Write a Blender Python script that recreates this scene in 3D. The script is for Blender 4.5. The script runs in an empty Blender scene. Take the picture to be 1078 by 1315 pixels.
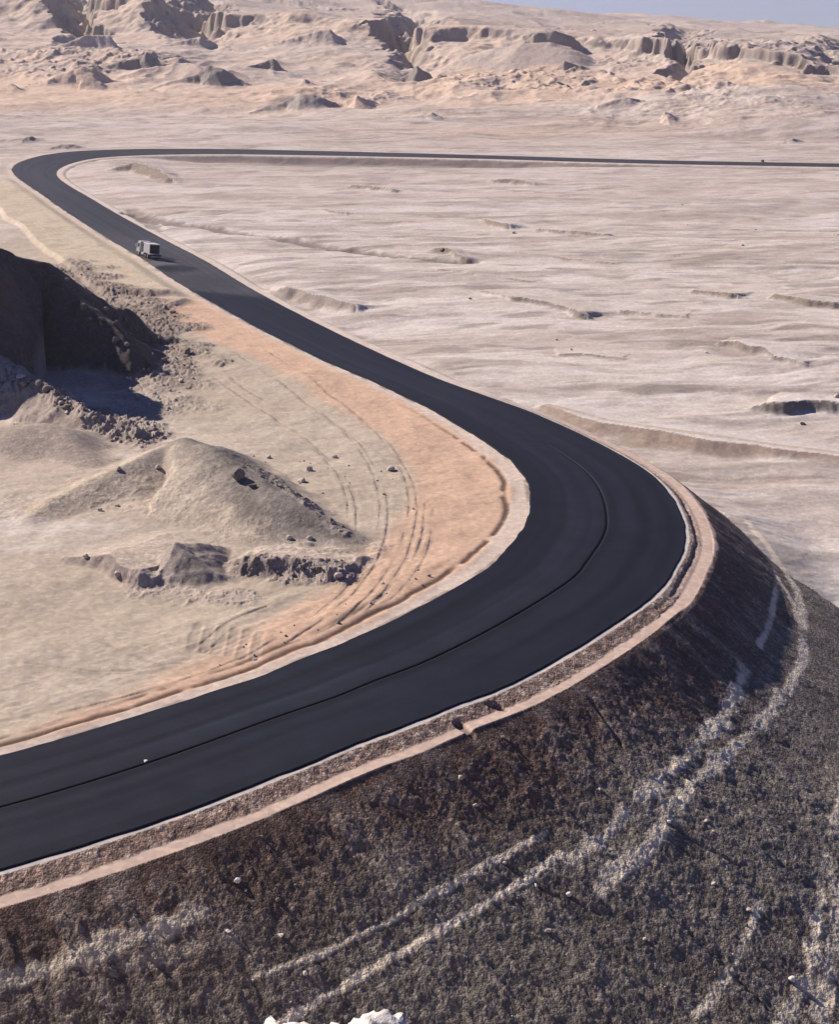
import bpy, bmesh, math, random
import numpy as np
from mathutils import Vector, Matrix

# ---------------------------------------------------------------- camera, world, sun, exposure
SC = bpy.context.scene
COL = SC.collection
F_PX, Y_HOR, PW, PH = 2000.0, 30.0, 1078.0, 1315.0      # focal length and horizon line in photograph pixels
PITCH = math.atan((PH / 2 - Y_HOR) / F_PX)
CT, ST = math.cos(PITCH), math.sin(PITCH)
cam_d = bpy.data.cameras.new('camera')
cam_d.sensor_fit = 'VERTICAL'
cam_d.sensor_height = 24.0
cam_d.lens = 24.0 * F_PX / PH
cam_d.clip_start = 0.5
cam_d.clip_end = 40000
cam = bpy.data.objects.new('camera', cam_d)
COL.objects.link(cam)
cam.location = (0, 0, 0)
cam.rotation_euler = (math.pi / 2 - PITCH, 0, 0)
SC.camera = cam

SUN_EL = math.radians(35)
SUN_DIR = Vector((-0.84, 0.54, 0)).normalized() * math.cos(SUN_EL) + Vector((0, 0, math.sin(SUN_EL)))   # towards the sun
world = bpy.data.worlds.new('World')
SC.world = world
world.use_nodes = True
wn = world.node_tree
sky = wn.nodes.new('ShaderNodeTexSky')
sky.sky_type = 'NISHITA'
sky.sun_disc = False
sky.sun_elevation = SUN_EL
sky.sun_rotation = math.atan2(SUN_DIR.x, SUN_DIR.y)
sky.altitude = 2500
sky.air_density = 1.0
sky.dust_density = 0.0
sky.ozone_density = 2.5
bg = wn.nodes['Background']
bg.inputs['Strength'].default_value = 0.05
tint = wn.nodes.new('ShaderNodeVectorMath')          # the deep, slightly violet blue of the dry air
tint.operation = 'MULTIPLY'
tint.inputs[1].default_value = (0.50, 0.62, 1.18)
wn.links.new(sky.outputs['Color'], tint.inputs[0])
wn.links.new(tint.outputs['Vector'], bg.inputs['Color'])

sun_d = bpy.data.lights.new('sun', 'SUN')
sun_d.energy = 4.8
sun_d.angle = math.radians(0.5)
sun_d.color = (1.0, 0.92, 0.83)
sun = bpy.data.objects.new('sun', sun_d)
COL.objects.link(sun)
sun.location = (-300, 150, 250)
sun.rotation_euler = SUN_DIR.to_track_quat('Z', 'Y').to_euler()

SC.view_settings.view_transform = 'Standard'
SC.view_settings.look = 'None'
SC.view_settings.gamma = 1.0
SC.view_settings.exposure = 0.6
SC.cycles.use_denoising = True
SC.cycles.max_bounces = 4
SC.cycles.diffuse_bounces = 1
# ---------------------------------------------------------------- terrain as one height function z(x, y), in metres, camera at the origin
Q = 1.0                     # mesh density
F32 = np.float32
_rng = np.random.RandomState(7)
_TAB = _rng.rand(512, 512).astype(F32) * 2 - 1

def vnoise(x, y, seed=0):
    x = np.asarray(x, F32) + F32(seed * 37.37 % 511); y = np.asarray(y, F32) + F32(seed * 91.13 % 509)
    ix = np.floor(x).astype(np.int32); iy = np.floor(y).astype(np.int32)
    fx = x - ix; fy = y - iy
    fx = fx * fx * fx * (fx * (fx * 6 - 15) + 10); fy = fy * fy * fy * (fy * (fy * 6 - 15) + 10)
    x0 = ix & 511; x1 = (ix + 1) & 511; y0 = iy & 511; y1 = (iy + 1) & 511
    a = _TAB[y0, x0]; b = _TAB[y0, x1]; c = _TAB[y1, x0]; d = _TAB[y1, x1]
    a = a + (b - a) * fx; c = c + (d - c) * fx
    return a + (c - a) * fy

def fbm(x, y, wl, octv=4, seed=0, gain=0.5, ridged=False):
    """Sum of noise octaves, the first of wavelength wl; about -1..1 (ridged: 0..1, sharp crests)."""
    s = 0; a = 1.0; t = 0; k = 1.0 / wl
    for o in range(octv):
        r = 0.6 * o + 0.3
        cx, sx = math.cos(r), math.sin(r)
        n = vnoise((x * cx - y * sx) * k, (x * sx + y * cx) * k, seed * 7 + o)
        if ridged: n = 1 - 2 * np.abs(n); n = np.maximum(n, -1) * 0.5 + 0.5
        s = s + n * a; t += a; a *= gain; k *= 2.03
    return s / t if ridged else s / t * 1.6

def sst(a, b, x):
    t = np.clip((x - a) / (b - a), 0, 1)
    return t * t * (3 - 2 * t)

def lerp(a, b, t): return a + (b - a) * t

def smax(a, b, k):
    h = np.clip(0.5 + 0.5 * (b - a) / k, 0, 1)
    return lerp(a, b, h) + k * h * (1 - h)

# ---- the road: centre line and crossfall
ROAD = [(-54.05, 40.65, -30.61), (-21.28, 57.53, -31.9), (-5.81, 71.2, -32.62), (-2.56, 74.78, -32.79), (0.45, 77.99, -32.93), (4.69, 84.02, -33.17), (9.23, 91.69, -33.45), (10.88, 95.95, -33.6), (13.42, 106.02, -33.9), (13.22, 120.88, -34.31), (7.32, 139.64, -34.79), (1.62, 152.03, -35.08), (-5.06, 165.33, -35.34), (-15.78, 189.8, -35.7), (-28.89, 222.21, -36.04), (-39.78, 251.52, -36.22), (-52.75, 283.44, -36.31), (-75.33, 341.4, -36.35), (-99.33, 408.56, -36.27), (-100.4, 452.4, -36.24), (-87.1, 468.57, -36.24), (-62.16, 472.52, -36.25), (-28.96, 466.2, -36.27), (16.3, 453.88, -36.3), (64.1, 437.3, -36.34), (112.97, 427.03, -36.38)]
BANK = [-0.015, -0.078, -0.035, 0.001, 0.054, 0.119, 0.196, 0.169, 0.117, 0.141, 0.122, 0.054, 0.006, 0.0]
RW = 11.0
def catmull(K, n):
    K = np.array(K, float); K = np.vstack([2 * K[0] - K[1], K, 2 * K[-1] - K[-2]]); out = []
    t = np.linspace(0, 1, n, endpoint=False)[:, None]
    for i in range(1, len(K) - 2):
        a, b, c, d = K[i - 1], K[i], K[i + 1], K[i + 2]
        out.append(.5 * (2 * b + (c - a) * t + (2 * a - 5 * b + 4 * c - d) * t ** 2 + (3 * b - a - 3 * c + d) * t ** 3))
    out.append(K[-2][None])
    return np.vstack(out)
_P = catmull(ROAD, 14)
_B = np.interp(np.linspace(0, 1, len(_P)), np.linspace(0, 1, len(BANK)), BANK)
# run on straight past both ends of what the picture shows
_d0 = _P[0] - _P[3]; _d0 /= np.linalg.norm(_d0[:2]); _d0[2] = 0
_d1 = _P[-1] - _P[-4]; _d1 /= np.linalg.norm(_d1[:2]); _d1[2] = 0
_e0 = np.array([_P[0] + _d0 * t for t in np.arange(60, 0, -3.0)]); _e1 = np.array([_P[-1] + _d1 * t for t in np.arange(4, 340, 4.0)])
_N0 = len(_e0)
_P = np.vstack([_e0, _P, _e1]); _B = np.concatenate([np.full(len(_e0), _B[0]), _B, np.full(len(_e1), _B[-1])])
# resample evenly-ish and smooth
_L = np.concatenate([[0], np.cumsum(np.linalg.norm(np.diff(_P[:, :2], axis=0), axis=1))])
_S = [0.0]
while _S[-1] < _L[-1] - 0.6:
    yy = np.interp(_S[-1], _L, _P[:, 1]); _S.append(_S[-1] + np.clip(yy * 0.009, 0.6, 3.5))
_S = np.array(_S)
_P = np.stack([np.interp(_S, _L, _P[:, k]) for k in range(3)], 1); _B = np.interp(_S, _L, _B)
for _ in range(3):
    _P[1:-1] = 0.25 * _P[:-2] + 0.5 * _P[1:-1] + 0.25 * _P[2:]; _B[1:-1] = 0.25 * _B[:-2] + 0.5 * _B[1:-1] + 0.25 * _B[2:]
_T = np.gradient(_P[:, :2], axis=0); _T /= np.linalg.norm(_T, axis=1, keepdims=True)
NR = len(_P)

def near_road(x, y):
    """signed distance to the centre line (right of travel positive) and fractional index along it"""
    x = np.asarray(x, float).ravel(); y = np.asarray(y, float).ravel()
    D = np.empty(len(x)); I = np.empty(len(x))
    ax, ay = _P[:-1, 0], _P[:-1, 1]; bx, by = np.diff(_P[:, 0]), np.diff(_P[:, 1]); l2 = bx * bx + by * by
    for c in range(0, len(x), 8000):
        px = x[c:c + 8000, None] - ax; py = y[c:c + 8000, None] - ay
        t = np.clip((px * bx + py * by) / l2, 0, 1)
        qx = px - t * bx; qy = py - t * by; d2 = qx * qx + qy * qy
        i = d2.argmin(1); r = np.arange(len(i))
        s = np.sign(bx[i] * py[r, i] - by[i] * px[r, i])
        D[c:c + 8000] = -s * np.sqrt(d2[r, i]); I[c:c + 8000] = i + t[r, i]
    return D, I

_IDX = np.arange(NR)
def zc(i): return np.interp(i, _IDX, _P[:, 2])
def bankat(i): return np.interp(i, _IDX, _B)

# ---- the far slopes: for columns of the picture, depth (m) and height (as the picture row it shows at)
PROF = {  # picture column: list of (Y, row)
 -900: [(480, 180), (620, 140), (760, 100), (900, 50), (980, 20), (1020, -40), (1500, -60), (2600, -90)],
 -300: [(480, 180), (620, 140), (760, 100), (860, 60), (910, 36), (975, -25), (1500, -50), (2600, -75)],
 0:    [(480, 180), (600, 148), (740, 107), (840, 66), (900, 36), (970, -8), (1500, -36), (2600, -60)],
 40:   [(480, 180), (600, 150), (740, 107), (845, 66), (900, 38), (970, -6), (1500, -35), (2600, -58)],
 92:   [(480, 180), (600, 150), (740, 107), (845, 66), (905, 36), (960, -14), (1500, -34), (2600, -56)],
 118:  [(480, 180), (600, 150), (740, 108), (850, 67), (930, 44), (985, 10), (1500, -30), (2600, -54)],
 150:  [(480, 180), (600, 151), (740, 108), (860, 68), (960, 56), (1030, 36), (1500, -22), (2600, -50)],
 172:  [(480, 180), (600, 152), (740, 108), (850, 64), (915, 42), (975, -2), (1500, -24), (2600, -48)],
 226:  [(480, 180), (600, 152), (740, 109), (850, 66), (910, 42), (965, -13), (1500, -20), (2600, -43)],
 255:  [(482, 180), (600, 152), (740, 110), (855, 68), (935, 48), (985, 12), (1500, -12), (2600, -40)],
 288:  [(484, 180), (600, 152), (740, 111), (855, 70), (950, 54), (1010, 34), (1500, -6), (2600, -36)],
 312:  [(485, 180), (600, 152), (740, 112), (850, 70), (915, 46), (960, 14), (1500, -4), (2600, -34)],
 400:  [(485, 181), (600, 155), (730, 118), (830, 78), (890, 45), (940, 18), (1500, 2), (2600, -24)],
 455:  [(485, 181), (595, 158), (720, 122), (815, 84), (875, 50), (915, 26), (1500, 5), (2600, -19)],
 492:  [(485, 182), (590, 160), (710, 125), (800, 90), (872, 54), (905, 24), (1500, 8), (2600, -15)],
 508:  [(485, 182), (590, 160), (710, 125), (805, 92), (885, 66), (930, 38), (1500, 9), (2600, -13)],
 528:  [(485, 182), (588, 161), (705, 126), (810, 98), (900, 84), (960, 58), (1500, 11), (2600, -10)],
 548:  [(485, 183), (586, 162), (702, 127), (795, 97), (868, 72), (915, 44), (1500, 12), (2600, -7)],
 566:  [(485, 183), (584, 162), (698, 127), (783, 95), (848, 64), (885, 34), (1500, 13), (2600, -4)],
 600:  [(485, 183), (580, 163), (690, 128), (780, 95), (840, 62), (880, 34), (1500, 16), (2600, 3)],
 700:  [(485, 184), (570, 165), (670, 132), (750, 100), (810, 70), (850, 42), (1500, 27), (2600, 14)],
 780:  [(485, 185), (560, 167), (650, 140), (730, 105), (788, 78), (825, 50), (1500, 34), (2600, 21)],
 824:  [(485, 186), (555, 168), (630, 143), (712, 108), (768, 80), (785, 50), (1500, 38), (2600, 24)],
 838:  [(485, 186), (552, 168), (626, 144), (708, 110), (780, 90), (805, 63), (1500, 39), (2600, 25)],
 862:  [(485, 186), (550, 168), (620, 146), (705, 116), (800, 98), (840, 72), (1500, 41), (2600, 27)],
 880:  [(485, 186), (548, 168), (612, 147), (690, 113), (745, 84), (780, 60), (1500, 42), (2600, 28)],
 920:  [(485, 187), (545, 169), (600, 148), (670, 115), (720, 84), (750, 62), (1500, 44), (2600, 31)],
 1000: [(485, 188), (540, 170), (590, 150), (640, 122), (680, 100), (708, 74), (1400, 48), (2600, 35)],
 1042: [(485, 189), (537, 171), (584, 152), (632, 127), (662, 112), (682, 92), (1350, 50), (2600, 37)],
 1068: [(485, 189), (536, 172), (582, 154), (632, 132), (684, 126), (718, 106), (1320, 52), (2600, 38)],
 1110: [(485, 189), (535, 172), (580, 155), (634, 134), (692, 128), (740, 96), (1300, 53), (2600, 39)],
 1400: [(485, 189), (535, 172), (580, 155), (630, 132), (670, 110), (700, 90), (1300, 56), (2600, 44)],
 2000: [(485, 189), (535, 172), (580, 155), (630, 132), (670, 110), (700, 90), (1300, 60), (2600, 50)],
}
COLS = sorted(PROF)
def row2z(Y, row):        # height of the point at depth Y that shows in picture row `row`
    u = (PH / 2 - row) / F_PX
    return Y * (u * CT - ST) / (CT + u * ST)
_PY = np.array([[p[0] for p in PROF[c]] for c in COLS], float)
_PZ = np.array([[row2z(p[0], p[1]) for p in PROF[c]] for c in COLS], float)
_PY[:, 1] = 515; _PZ[:, 1] = -35.7; _PY[:, 2] -= 55; _PY[:, 3] -= 20          # aprons that run down almost to the far road
_PU = (np.array(COLS, float) - PW / 2) / F_PX / CT * 0.985

def far_z(x, y):
    u = x / np.maximum(y, 1)
    z = np.full(x.shape, 0.0)
    yk = [np.interp(u, _PU, _PY[:, k]) for k in range(8)]; zk = [np.interp(u, _PU, _PZ[:, k]) for k in range(8)]
    z = zk[0].copy()
    for k in range(7):
        t = np.clip((y - yk[k]) / (yk[k + 1] - yk[k]), 0, 1)
        if k == 4: t = lerp(t, 0.25 * t + 0.75 * sst(.62, .9, t), np.interp(u, (np.array([250, 285, 340, 360, 450, 540, 600, 640, 790, 860, 1080]) - PW / 2) / F_PX, [0, .6, .6, .1, .1, .7, .6, .2, .4, 1, .9]))
        z = np.where(y > yk[k], lerp(zk[k], zk[k + 1], t), z)
    z = np.where(y > 2600, z - (y - 2600) * 0.012, z)
    rim = yk[5]
    return z, rim, yk[4], yk[1]

def base(x, y, D, I):
    """smooth land: both sides of the road, the fill slope outside the near bend, the far slopes. Returns z, fill-slope mask, e"""
    e = np.abs(D) - RW / 2
    left = D < 0
    b = bankat(I); zr = zc(I)
    ze = zr + np.where(left, b, -b) * RW / 2
    # left side
    zl = np.interp(y, [40, 60, 100, 150, 200, 300, 400, 480], [-31.5, -32.5, -33.2, -34.0, -34.6, -35.5, -36.0, -36.2])
    far, rim, cb, ft = far_z(x, y)
    zl = np.where(y > 480, lerp(zl, far, sst(480, 540, y)), zl)
    zl = lerp(ze - 0.05, zl, sst(1.8, 20, e))
    # right side
    zrr = np.interp(y, [20, 45, 75, 100, 130, 170, 300, 420], [-72, -62, -50, -42.5, -38.6, -37.0, -37.3, -36.9])
    zrr = lerp(np.maximum(zrr, ze - 3.0), zrr, sst(2, 14, e))
    zrr = np.where(y > 155, lerp(zrr, ze - 0.75, 0.8 * (1 - sst(1.5, 12, e)) * sst(155, 190, y)), zrr)
    pr = np.interp(e, [0, .3, 1.2, 2.0, 2.3, 9, 100], [0.03, .06, 0.42, 0.46, 0.62, 4.3, 4.3 + 91 * 0.50]) + sst(68, 92, y) * np.interp(e, [2.3, 7, 14, 100], [0, 1.05, 1.2, 2.5])
    bk = sst(425, 432, y) * sst(-85, -60, x)      # low fill under the far straight
    zrr = lerp(zrr, np.minimum(zrr, ze - 2.0), bk)
    far_sh = np.interp(e, [0, 1.6, 2.6, 100], [0.03, 0.12, 0.7, 60])
    pr = lerp(pr, far_sh, sst(130, 170, y))
    zf = ze - pr
    zR = np.maximum(zrr, zf)
    h = np.hypot(x, y)
    bl = np.interp(h, [0, 1, 4.6, 8, 60, 120], [-1.65, -1.75, -3.9, -7.2, -49, -110])
    zR = np.maximum(zR, bl)
    z = np.where(left, zl, zR)
    z = np.where(e < 0, zr - b * D - 0.03, z)
    fill = (~left) & (zf >= zrr - 0.05) & (zf > bl) & (e > 2.0) & (y < 150)
    return z, fill, e

def G(pts):
    """points on the smooth land seen at picture pixels pts -> x, y, z"""
    pts = np.array(pts, float).reshape(-1, 2)
    out = []
    ts = np.exp(np.linspace(math.log(30), math.log(1200), 1100))
    for c in range(0, len(pts), 40):
        p = pts[c:c + 40]
        X = (p[:, 0] - PW / 2) / F_PX; U = (PH / 2 - p[:, 1]) / F_PX
        d = np.stack([X, CT + U * ST, -ST + U * CT], 1)
        q = d[:, None, :] * ts[None, :, None]
        D, I = near_road(q[..., 0], q[..., 1])
        z, _, _ = base(q[..., 0].ravel(), q[..., 1].ravel(), D, I)
        below = q[..., 2] < z.reshape(q.shape[:2])
        k = np.argmax(below, 1); k = np.where(below.any(1), k, len(ts) - 1)
        k0 = np.maximum(k - 1, 0); r = np.arange(len(p))
        zz = z.reshape(q.shape[:2]); g0 = q[r, k0, 2] - zz[r, k0]; g1 = q[r, k, 2] - zz[r, k]
        t = np.clip(g0 / (g0 - g1 + 1e-9), 0, 1)
        out.append(q[r, k0] + (q[r, k] - q[r, k0]) * t[:, None])
    return np.vstack(out)

def W2(px, Y, row):      # point at picture column px, row `row`, depth Y
    u = (PH / 2 - row) / F_PX
    t = Y / (CT + u * ST)
    return ((px - PW / 2) / F_PX * t, Y, t * (-ST + u * CT))

def crest_pts(spec):
    """(px, crest row, foot row) -> crest point above the land seen at the foot row"""
    g = G([(s[0], s[2]) for s in spec])
    return np.array([W2(s[0], g[k][1], s[1]) for k, s in enumerate(spec)])

def seg_dist(x, y, P):
    """distance to polyline P (xy), side sign (+ left of direction), interpolated third coordinate"""
    bd = np.full(x.shape, 1e9, F32); bs = np.zeros(x.shape, F32); bz = np.zeros(x.shape, F32)
    for a, b in zip(P[:-1], P[1:]):
        dx, dy = b[0] - a[0], b[1] - a[1]; l2 = dx * dx + dy * dy + 1e-9
        t = np.clip(((x - a[0]) * dx + (y - a[1]) * dy) / l2, 0, 1)
        qx = x - a[0] - t * dx; qy = y - a[1] - t * dy; d = np.sqrt(qx * qx + qy * qy)
        m = d < bd
        bd = np.where(m, d, bd); bs = np.where(m, np.sign(dx * qy - dy * qx), bs); bz = np.where(m, a[2] + (b[2] - a[2]) * t, bz)
    return bd, bs, bz

# ---- grid that is finer where the picture shows more: columns x / y, rows y
_uc = np.linspace(-0.35, 0.35, int(1120 * Q))
_us = 0.35 + 0.5 * np.linspace(0, 1, 40)[1:] ** 1.5
UC = np.concatenate([-_us[::-1], _uc, _us])
def rows(a, b, per): return np.exp(np.linspace(math.log(a), math.log(b), max(6, int(per * Q * math.log(b / a))), endpoint=False))
YR = np.concatenate([rows(.5, 38, 24), rows(38, 130, 900), rows(130, 440, 520), rows(440, 485, 900), rows(485, 1120, 900), rows(1120, 3200, 160), rows(3200, 6500, 24)])
NU, NY = len(UC), len(YR)
GX = (YR[:, None] * UC[None, :]).astype(float); GY = np.repeat(YR[:, None], NU, 1).astype(float)
# distance to the road on every 6th node, filled in linearly
def _up(c, ri, ci):
    a = np.empty((len(ri), NU)); 
    for k in range(len(ri)): a[k] = np.interp(np.arange(NU), ci, c[k])
    o = np.empty((NY, NU)); r = np.arange(NY); j = np.clip(np.searchsorted(ri, r, 'right') - 1, 0, len(ri) - 2)
    t = (r - ri[j]) / (ri[j + 1] - ri[j])
    return a[j] + (a[j + 1] - a[j]) * t[:, None]
_ri = np.unique(np.append(np.arange(0, NY, 5), NY - 1)); _ci = np.unique(np.append(np.arange(0, NU, 5), NU - 1))
_D, _I = near_road(GX[np.ix_(_ri, _ci)], GY[np.ix_(_ri, _ci)])
_D = _D.reshape(len(_ri), len(_ci)); _I = _I.reshape(_D.shape)
GD = _up(_D, _ri, _ci); GI = _up(_I, _ri, _ci)
GZ, FILL, GE = base(GX, GY, GD, GI)
LEFT = GD < 0
FARM = LEFT & (GY > 470)
GX = GX.astype(F32); GY = GY.astype(F32); GZ = GZ.astype(F32); GE = GE.astype(F32); GD = GD.astype(F32)
OFF = sst(1.0, 4.0, GE).astype(F32)          # 0 on the road and its shoulders
HMARK = np.zeros(GZ.shape, np.int8)          # which separate object a face belongs to (0 = ground)
# albedo (linear), one colour per node
C_SAND = np.array((.48, .405, .345), F32); C_BEIGE = np.array((.41, .33, .25), F32); C_ORANGE = np.array((.51, .34, .238), F32)
C_PALE = np.array((.55, .48, .425), F32); C_MESA = np.array((.55, .41, .325), F32); C_TALUS = np.array((.59, .425, .31), F32)
C_RUBBLE = np.array((.22, .175, .14), F32); C_DARK = np.array((.118, .068, .050), F32); C_GREY = np.array((.162, .137, .112), F32)
C_WIND = np.array((.66, .55, .41), F32); C_RUT = np.array((.075, .04, .028), F32); C_STRIP = np.array((.50, .37, .295), F32)
C_CREAM = np.array((.43, .345, .275), F32)
GC = np.empty(GZ.shape + (3,), F32); GC[:] = C_SAND
GA = np.ones(GZ.shape, F32)            # how strongly separate stones show (1 gravel, 0 fine spill)
def paint(mask, c):
    m = np.clip(mask, 0, 1)[..., None].astype(F32); GC[:] = GC + (c - GC) * m

def window(P, reach):
    """grid slice around a polyline"""
    x0, x1 = P[:, 0].min() - reach, P[:, 0].max() + reach; y0, y1 = max(P[:, 1].min() - reach, 2.1), P[:, 1].max() + reach
    r0 = max(np.searchsorted(YR, y0) - 1, 0); r1 = min(np.searchsorted(YR, y1) + 1, NY)
    u0 = min(x0 / y0, x0 / y1); u1 = max(x1 / y0, x1 / y1)
    c0 = max(np.searchsorted(UC, u0) - 1, 0); c1 = min(np.searchsorted(UC, u1) + 1, NU)
    return np.s_[r0:r1, c0:c1]

def ridge(P, front, back, rnd=0.6, k=0.6, rough=0.25, wl=6.0, seed=1, mark=0, col=None, colback=None):
    """raise the land to a crest line P; slopes (rise over run) of its camera side and its far side"""
    P = np.asarray(P, float)
    hgt = max(4.0, (P[:, 2].max() - GZ[window(P, 1.0)].min()) / min(front, back) * 1.3)
    w = window(P, hgt)
    x, y = GX[w], GY[w]
    n = fbm(x, y, wl, 4, seed); n2 = fbm(x, y, wl * 0.9, 4, seed + 5)
    d, s, z = seg_dist(x + n * rough * wl * 0.35, y + n2 * rough * wl * 0.35, P)
    sl = np.where(s > 0, back, front)
    d0 = P[0, :2] - P[1, :2]; d1 = P[-1, :2] - P[-2, :2]      # rounded ends
    a0 = (x - P[0, 0]) * d0[0] + (y - P[0, 1]) * d0[1]; a1 = (x - P[-1, 0]) * d1[0] + (y - P[-1, 1]) * d1[1]
    q0 = np.hypot(x - P[0, 0], y - P[0, 1]) + 1e-6; q1 = np.hypot(x - P[-1, 0], y - P[-1, 1]) + 1e-6
    cap = np.maximum(np.where(d >= q0 - .8 * rough * wl, np.clip(a0 / q0 / np.linalg.norm(d0), 0, 1), 0), np.where(d >= q1 - .8 * rough * wl, np.clip(a1 / q1 / np.linalg.norm(d1), 0, 1), 0))
    sl = lerp(sl, np.maximum(sl, front * .55), sst(0, .35, cap))
    zz = z - sl * (np.sqrt(d * d + rnd * rnd) - rnd) * (1 + 0.3 * rough * n2)
    old = GZ[w].copy()
    new = smax(old, zz.astype(F32), k)
    new = lerp(old, new, OFF[w])
    GZ[w] = new
    up = (new - old)
    m = zz > old + 0.02
    if mark:
        hm = HMARK[w]; hm[m & (OFF[w] > .5)] = mark
    if col is not None:
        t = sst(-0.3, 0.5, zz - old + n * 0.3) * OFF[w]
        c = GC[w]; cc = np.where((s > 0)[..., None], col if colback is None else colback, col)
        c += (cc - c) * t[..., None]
    return w, m

def stroke(P, width, soft=0.5, wob=0.3, seed=1, wl=2.0):
    """0..1 mask along a polyline, with a ragged edge"""
    P = np.asarray(P, float); w = window(P, width * 3 + 1)
    x, y = GX[w], GY[w]
    n = fbm(x, y, wl, 3, seed)
    d, s, z = seg_dist(x, y, P)
    return w, (1 - sst(width * (1 - soft), width * (1 + soft), d + n * wob * width)), d, s
# ---------------------------------------------------------------- far slopes
def far_part():
    r0 = np.searchsorted(YR, 486)
    x, y, z = GX[r0:], GY[r0:], GZ[r0:]
    m = FARM[r0:].astype(F32) * sst(500, 640, y)
    w1 = fbm(x, y, 120, 3, 21); w2 = fbm(x, y, 46, 4, 22, ridged=True) - 0.5; w3 = fbm(x, y, 15, 3, 23)
    near_rim = m
    yw = y + near_rim * (11 * w1 + 18 * w2 + 5 * w3)
    xw = x + m * (9 * fbm(x, y, 42, 3, 24) + 5 * fbm(x, y, 13, 3, 25) + 2.5 * fbm(x, y, 5, 2, 26))
    zf, rim, cb, ft = far_z(xw.astype(float), np.maximum(yw, 486).astype(float))
    hb = sst(ft, cb, y)
    z[:] = lerp(z, zf.astype(F32), m)
    # badlands at the foot and rills on the aprons
    foot = m * np.exp(-((y - (ft + 0.45 * (cb - ft))) / 110.0) ** 2)
    rd = fbm(x, y, 62, 4, 31, 0.5, True)
    z += foot * (np.maximum(rd - 0.45, 0) * 20) * (0.4 + 0.6 * sst(-0.2, 0.5, fbm(x, y, 150, 2, 33)))
    oc = sst(.15, .5, fbm(x, y, 110, 3, 35) + .35 * hb - .2) * m
    rk = fbm(x, y, 20, 4, 36, .55, True); rk2 = fbm(x, y, 9, 3, 37, .55, True)
    z += oc * (np.maximum(rk - .6, 0) * 5 + np.maximum(rk2 - .55, 0) * 3) * sst(1500, 1000, y)
    strip = FARM[r0:].astype(F32) * sst(490, 530, y) * sst(760, 640, y)
    z += strip * (2.2 * fbm(x * .45, y, 48, 4, 38) + 3.0 * np.maximum(fbm(x * .5 + y * .15, y, 70, 3, 39, .5, True) - .55, 0))
    z += m * 0.9 * fbm(x, y, 26, 4, 32) * sst(3000, 900, y)
    plate = m * sst(0, 60, yw - rim)
    z += plate * (5 * fbm(x, y, 260, 4, 41) + 9 * np.maximum(fbm(x, y, 190, 3, 42, .5, True) - .6, 0) * 2)
    # colours
    g = GC[r0:]
    def pt(mask, c): g[:] = g + (c - g) * np.clip(mask, 0, 1)[..., None].astype(F32)
    mc = FARM[r0:].astype(F32) * sst(490, 560, y + 12 * w1)
    pt(mc * .8, C_MESA)
    n = fbm(x, y, 90, 4, 51); n2 = fbm(x, y, 22, 4, 52)
    pt(mc * sst(-.1, .5, n) * .8, C_TALUS); pt(m * sst(.25, .8, -n + .3 * n2) * .5, C_SAND)
    band = sst(-10, 8, yw - cb) * sst(30, 4, yw - rim)
    pt(m * band * (.45 + .4 * n2), np.array((.50, .41, .34), F32))
    st = np.sin(z * 2.1 + 2.0 * n) * .5 + .5
    pt(m * band * sst(.5, .9, st) * .14, np.array((.28, .2, .16), F32))
    pt(plate * .7, np.array((.41, .34, .295), F32)); pt(plate * sst(.2, .6, n2) * .5, np.array((.5, .42, .38), F32))
    pt(plate * sst(.45, .8, fbm(x, y * .45, 70, 3, 55)) * .5, np.array((.27, .21, .175), F32))
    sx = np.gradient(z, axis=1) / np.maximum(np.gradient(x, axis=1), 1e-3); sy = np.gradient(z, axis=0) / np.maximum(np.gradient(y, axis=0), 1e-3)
    pt(m * sst(.7, 1.1, np.hypot(sx, sy)) * (.45 + .4 * sst(-.3, .3, n2)), np.array((.23, .185, .165), F32))  # steep faces painted darker, putting the cliffs' shade into the colour
    HMARK[r0:][(m > .5) & (y > ft + 8 * n)] = 1
far_part()
GREYC = np.array((.27, .225, .195), F32)
def fr(pts, front, back, **k):
    ridge([W2(p[0], p[2], p[1]) for p in pts], front, back, mark=1, **k)
CLF = np.array((.36, .285, .235), F32)
fr([(640, 62, 800), (672, 56, 796), (708, 54, 796), (736, 60, 800), (760, 80, 806), (790, 104, 818)], .36, .28, rough=.5, wl=18, seed=64, col=np.array((.45, .355, .30), F32))
fr([(690, 43, 815), (712, 39, 815), (734, 46, 818), (752, 62, 824), (772, 84, 832)], 1.9, .3, rough=.5, wl=9, seed=164, col=np.array((.33, .265, .225), F32))
fr([(726, 78, 760), (748, 84, 762), (768, 97, 768), (785, 96, 776)], 1.9, .3, rough=.6, wl=8, seed=67, col=GREYC)
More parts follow.
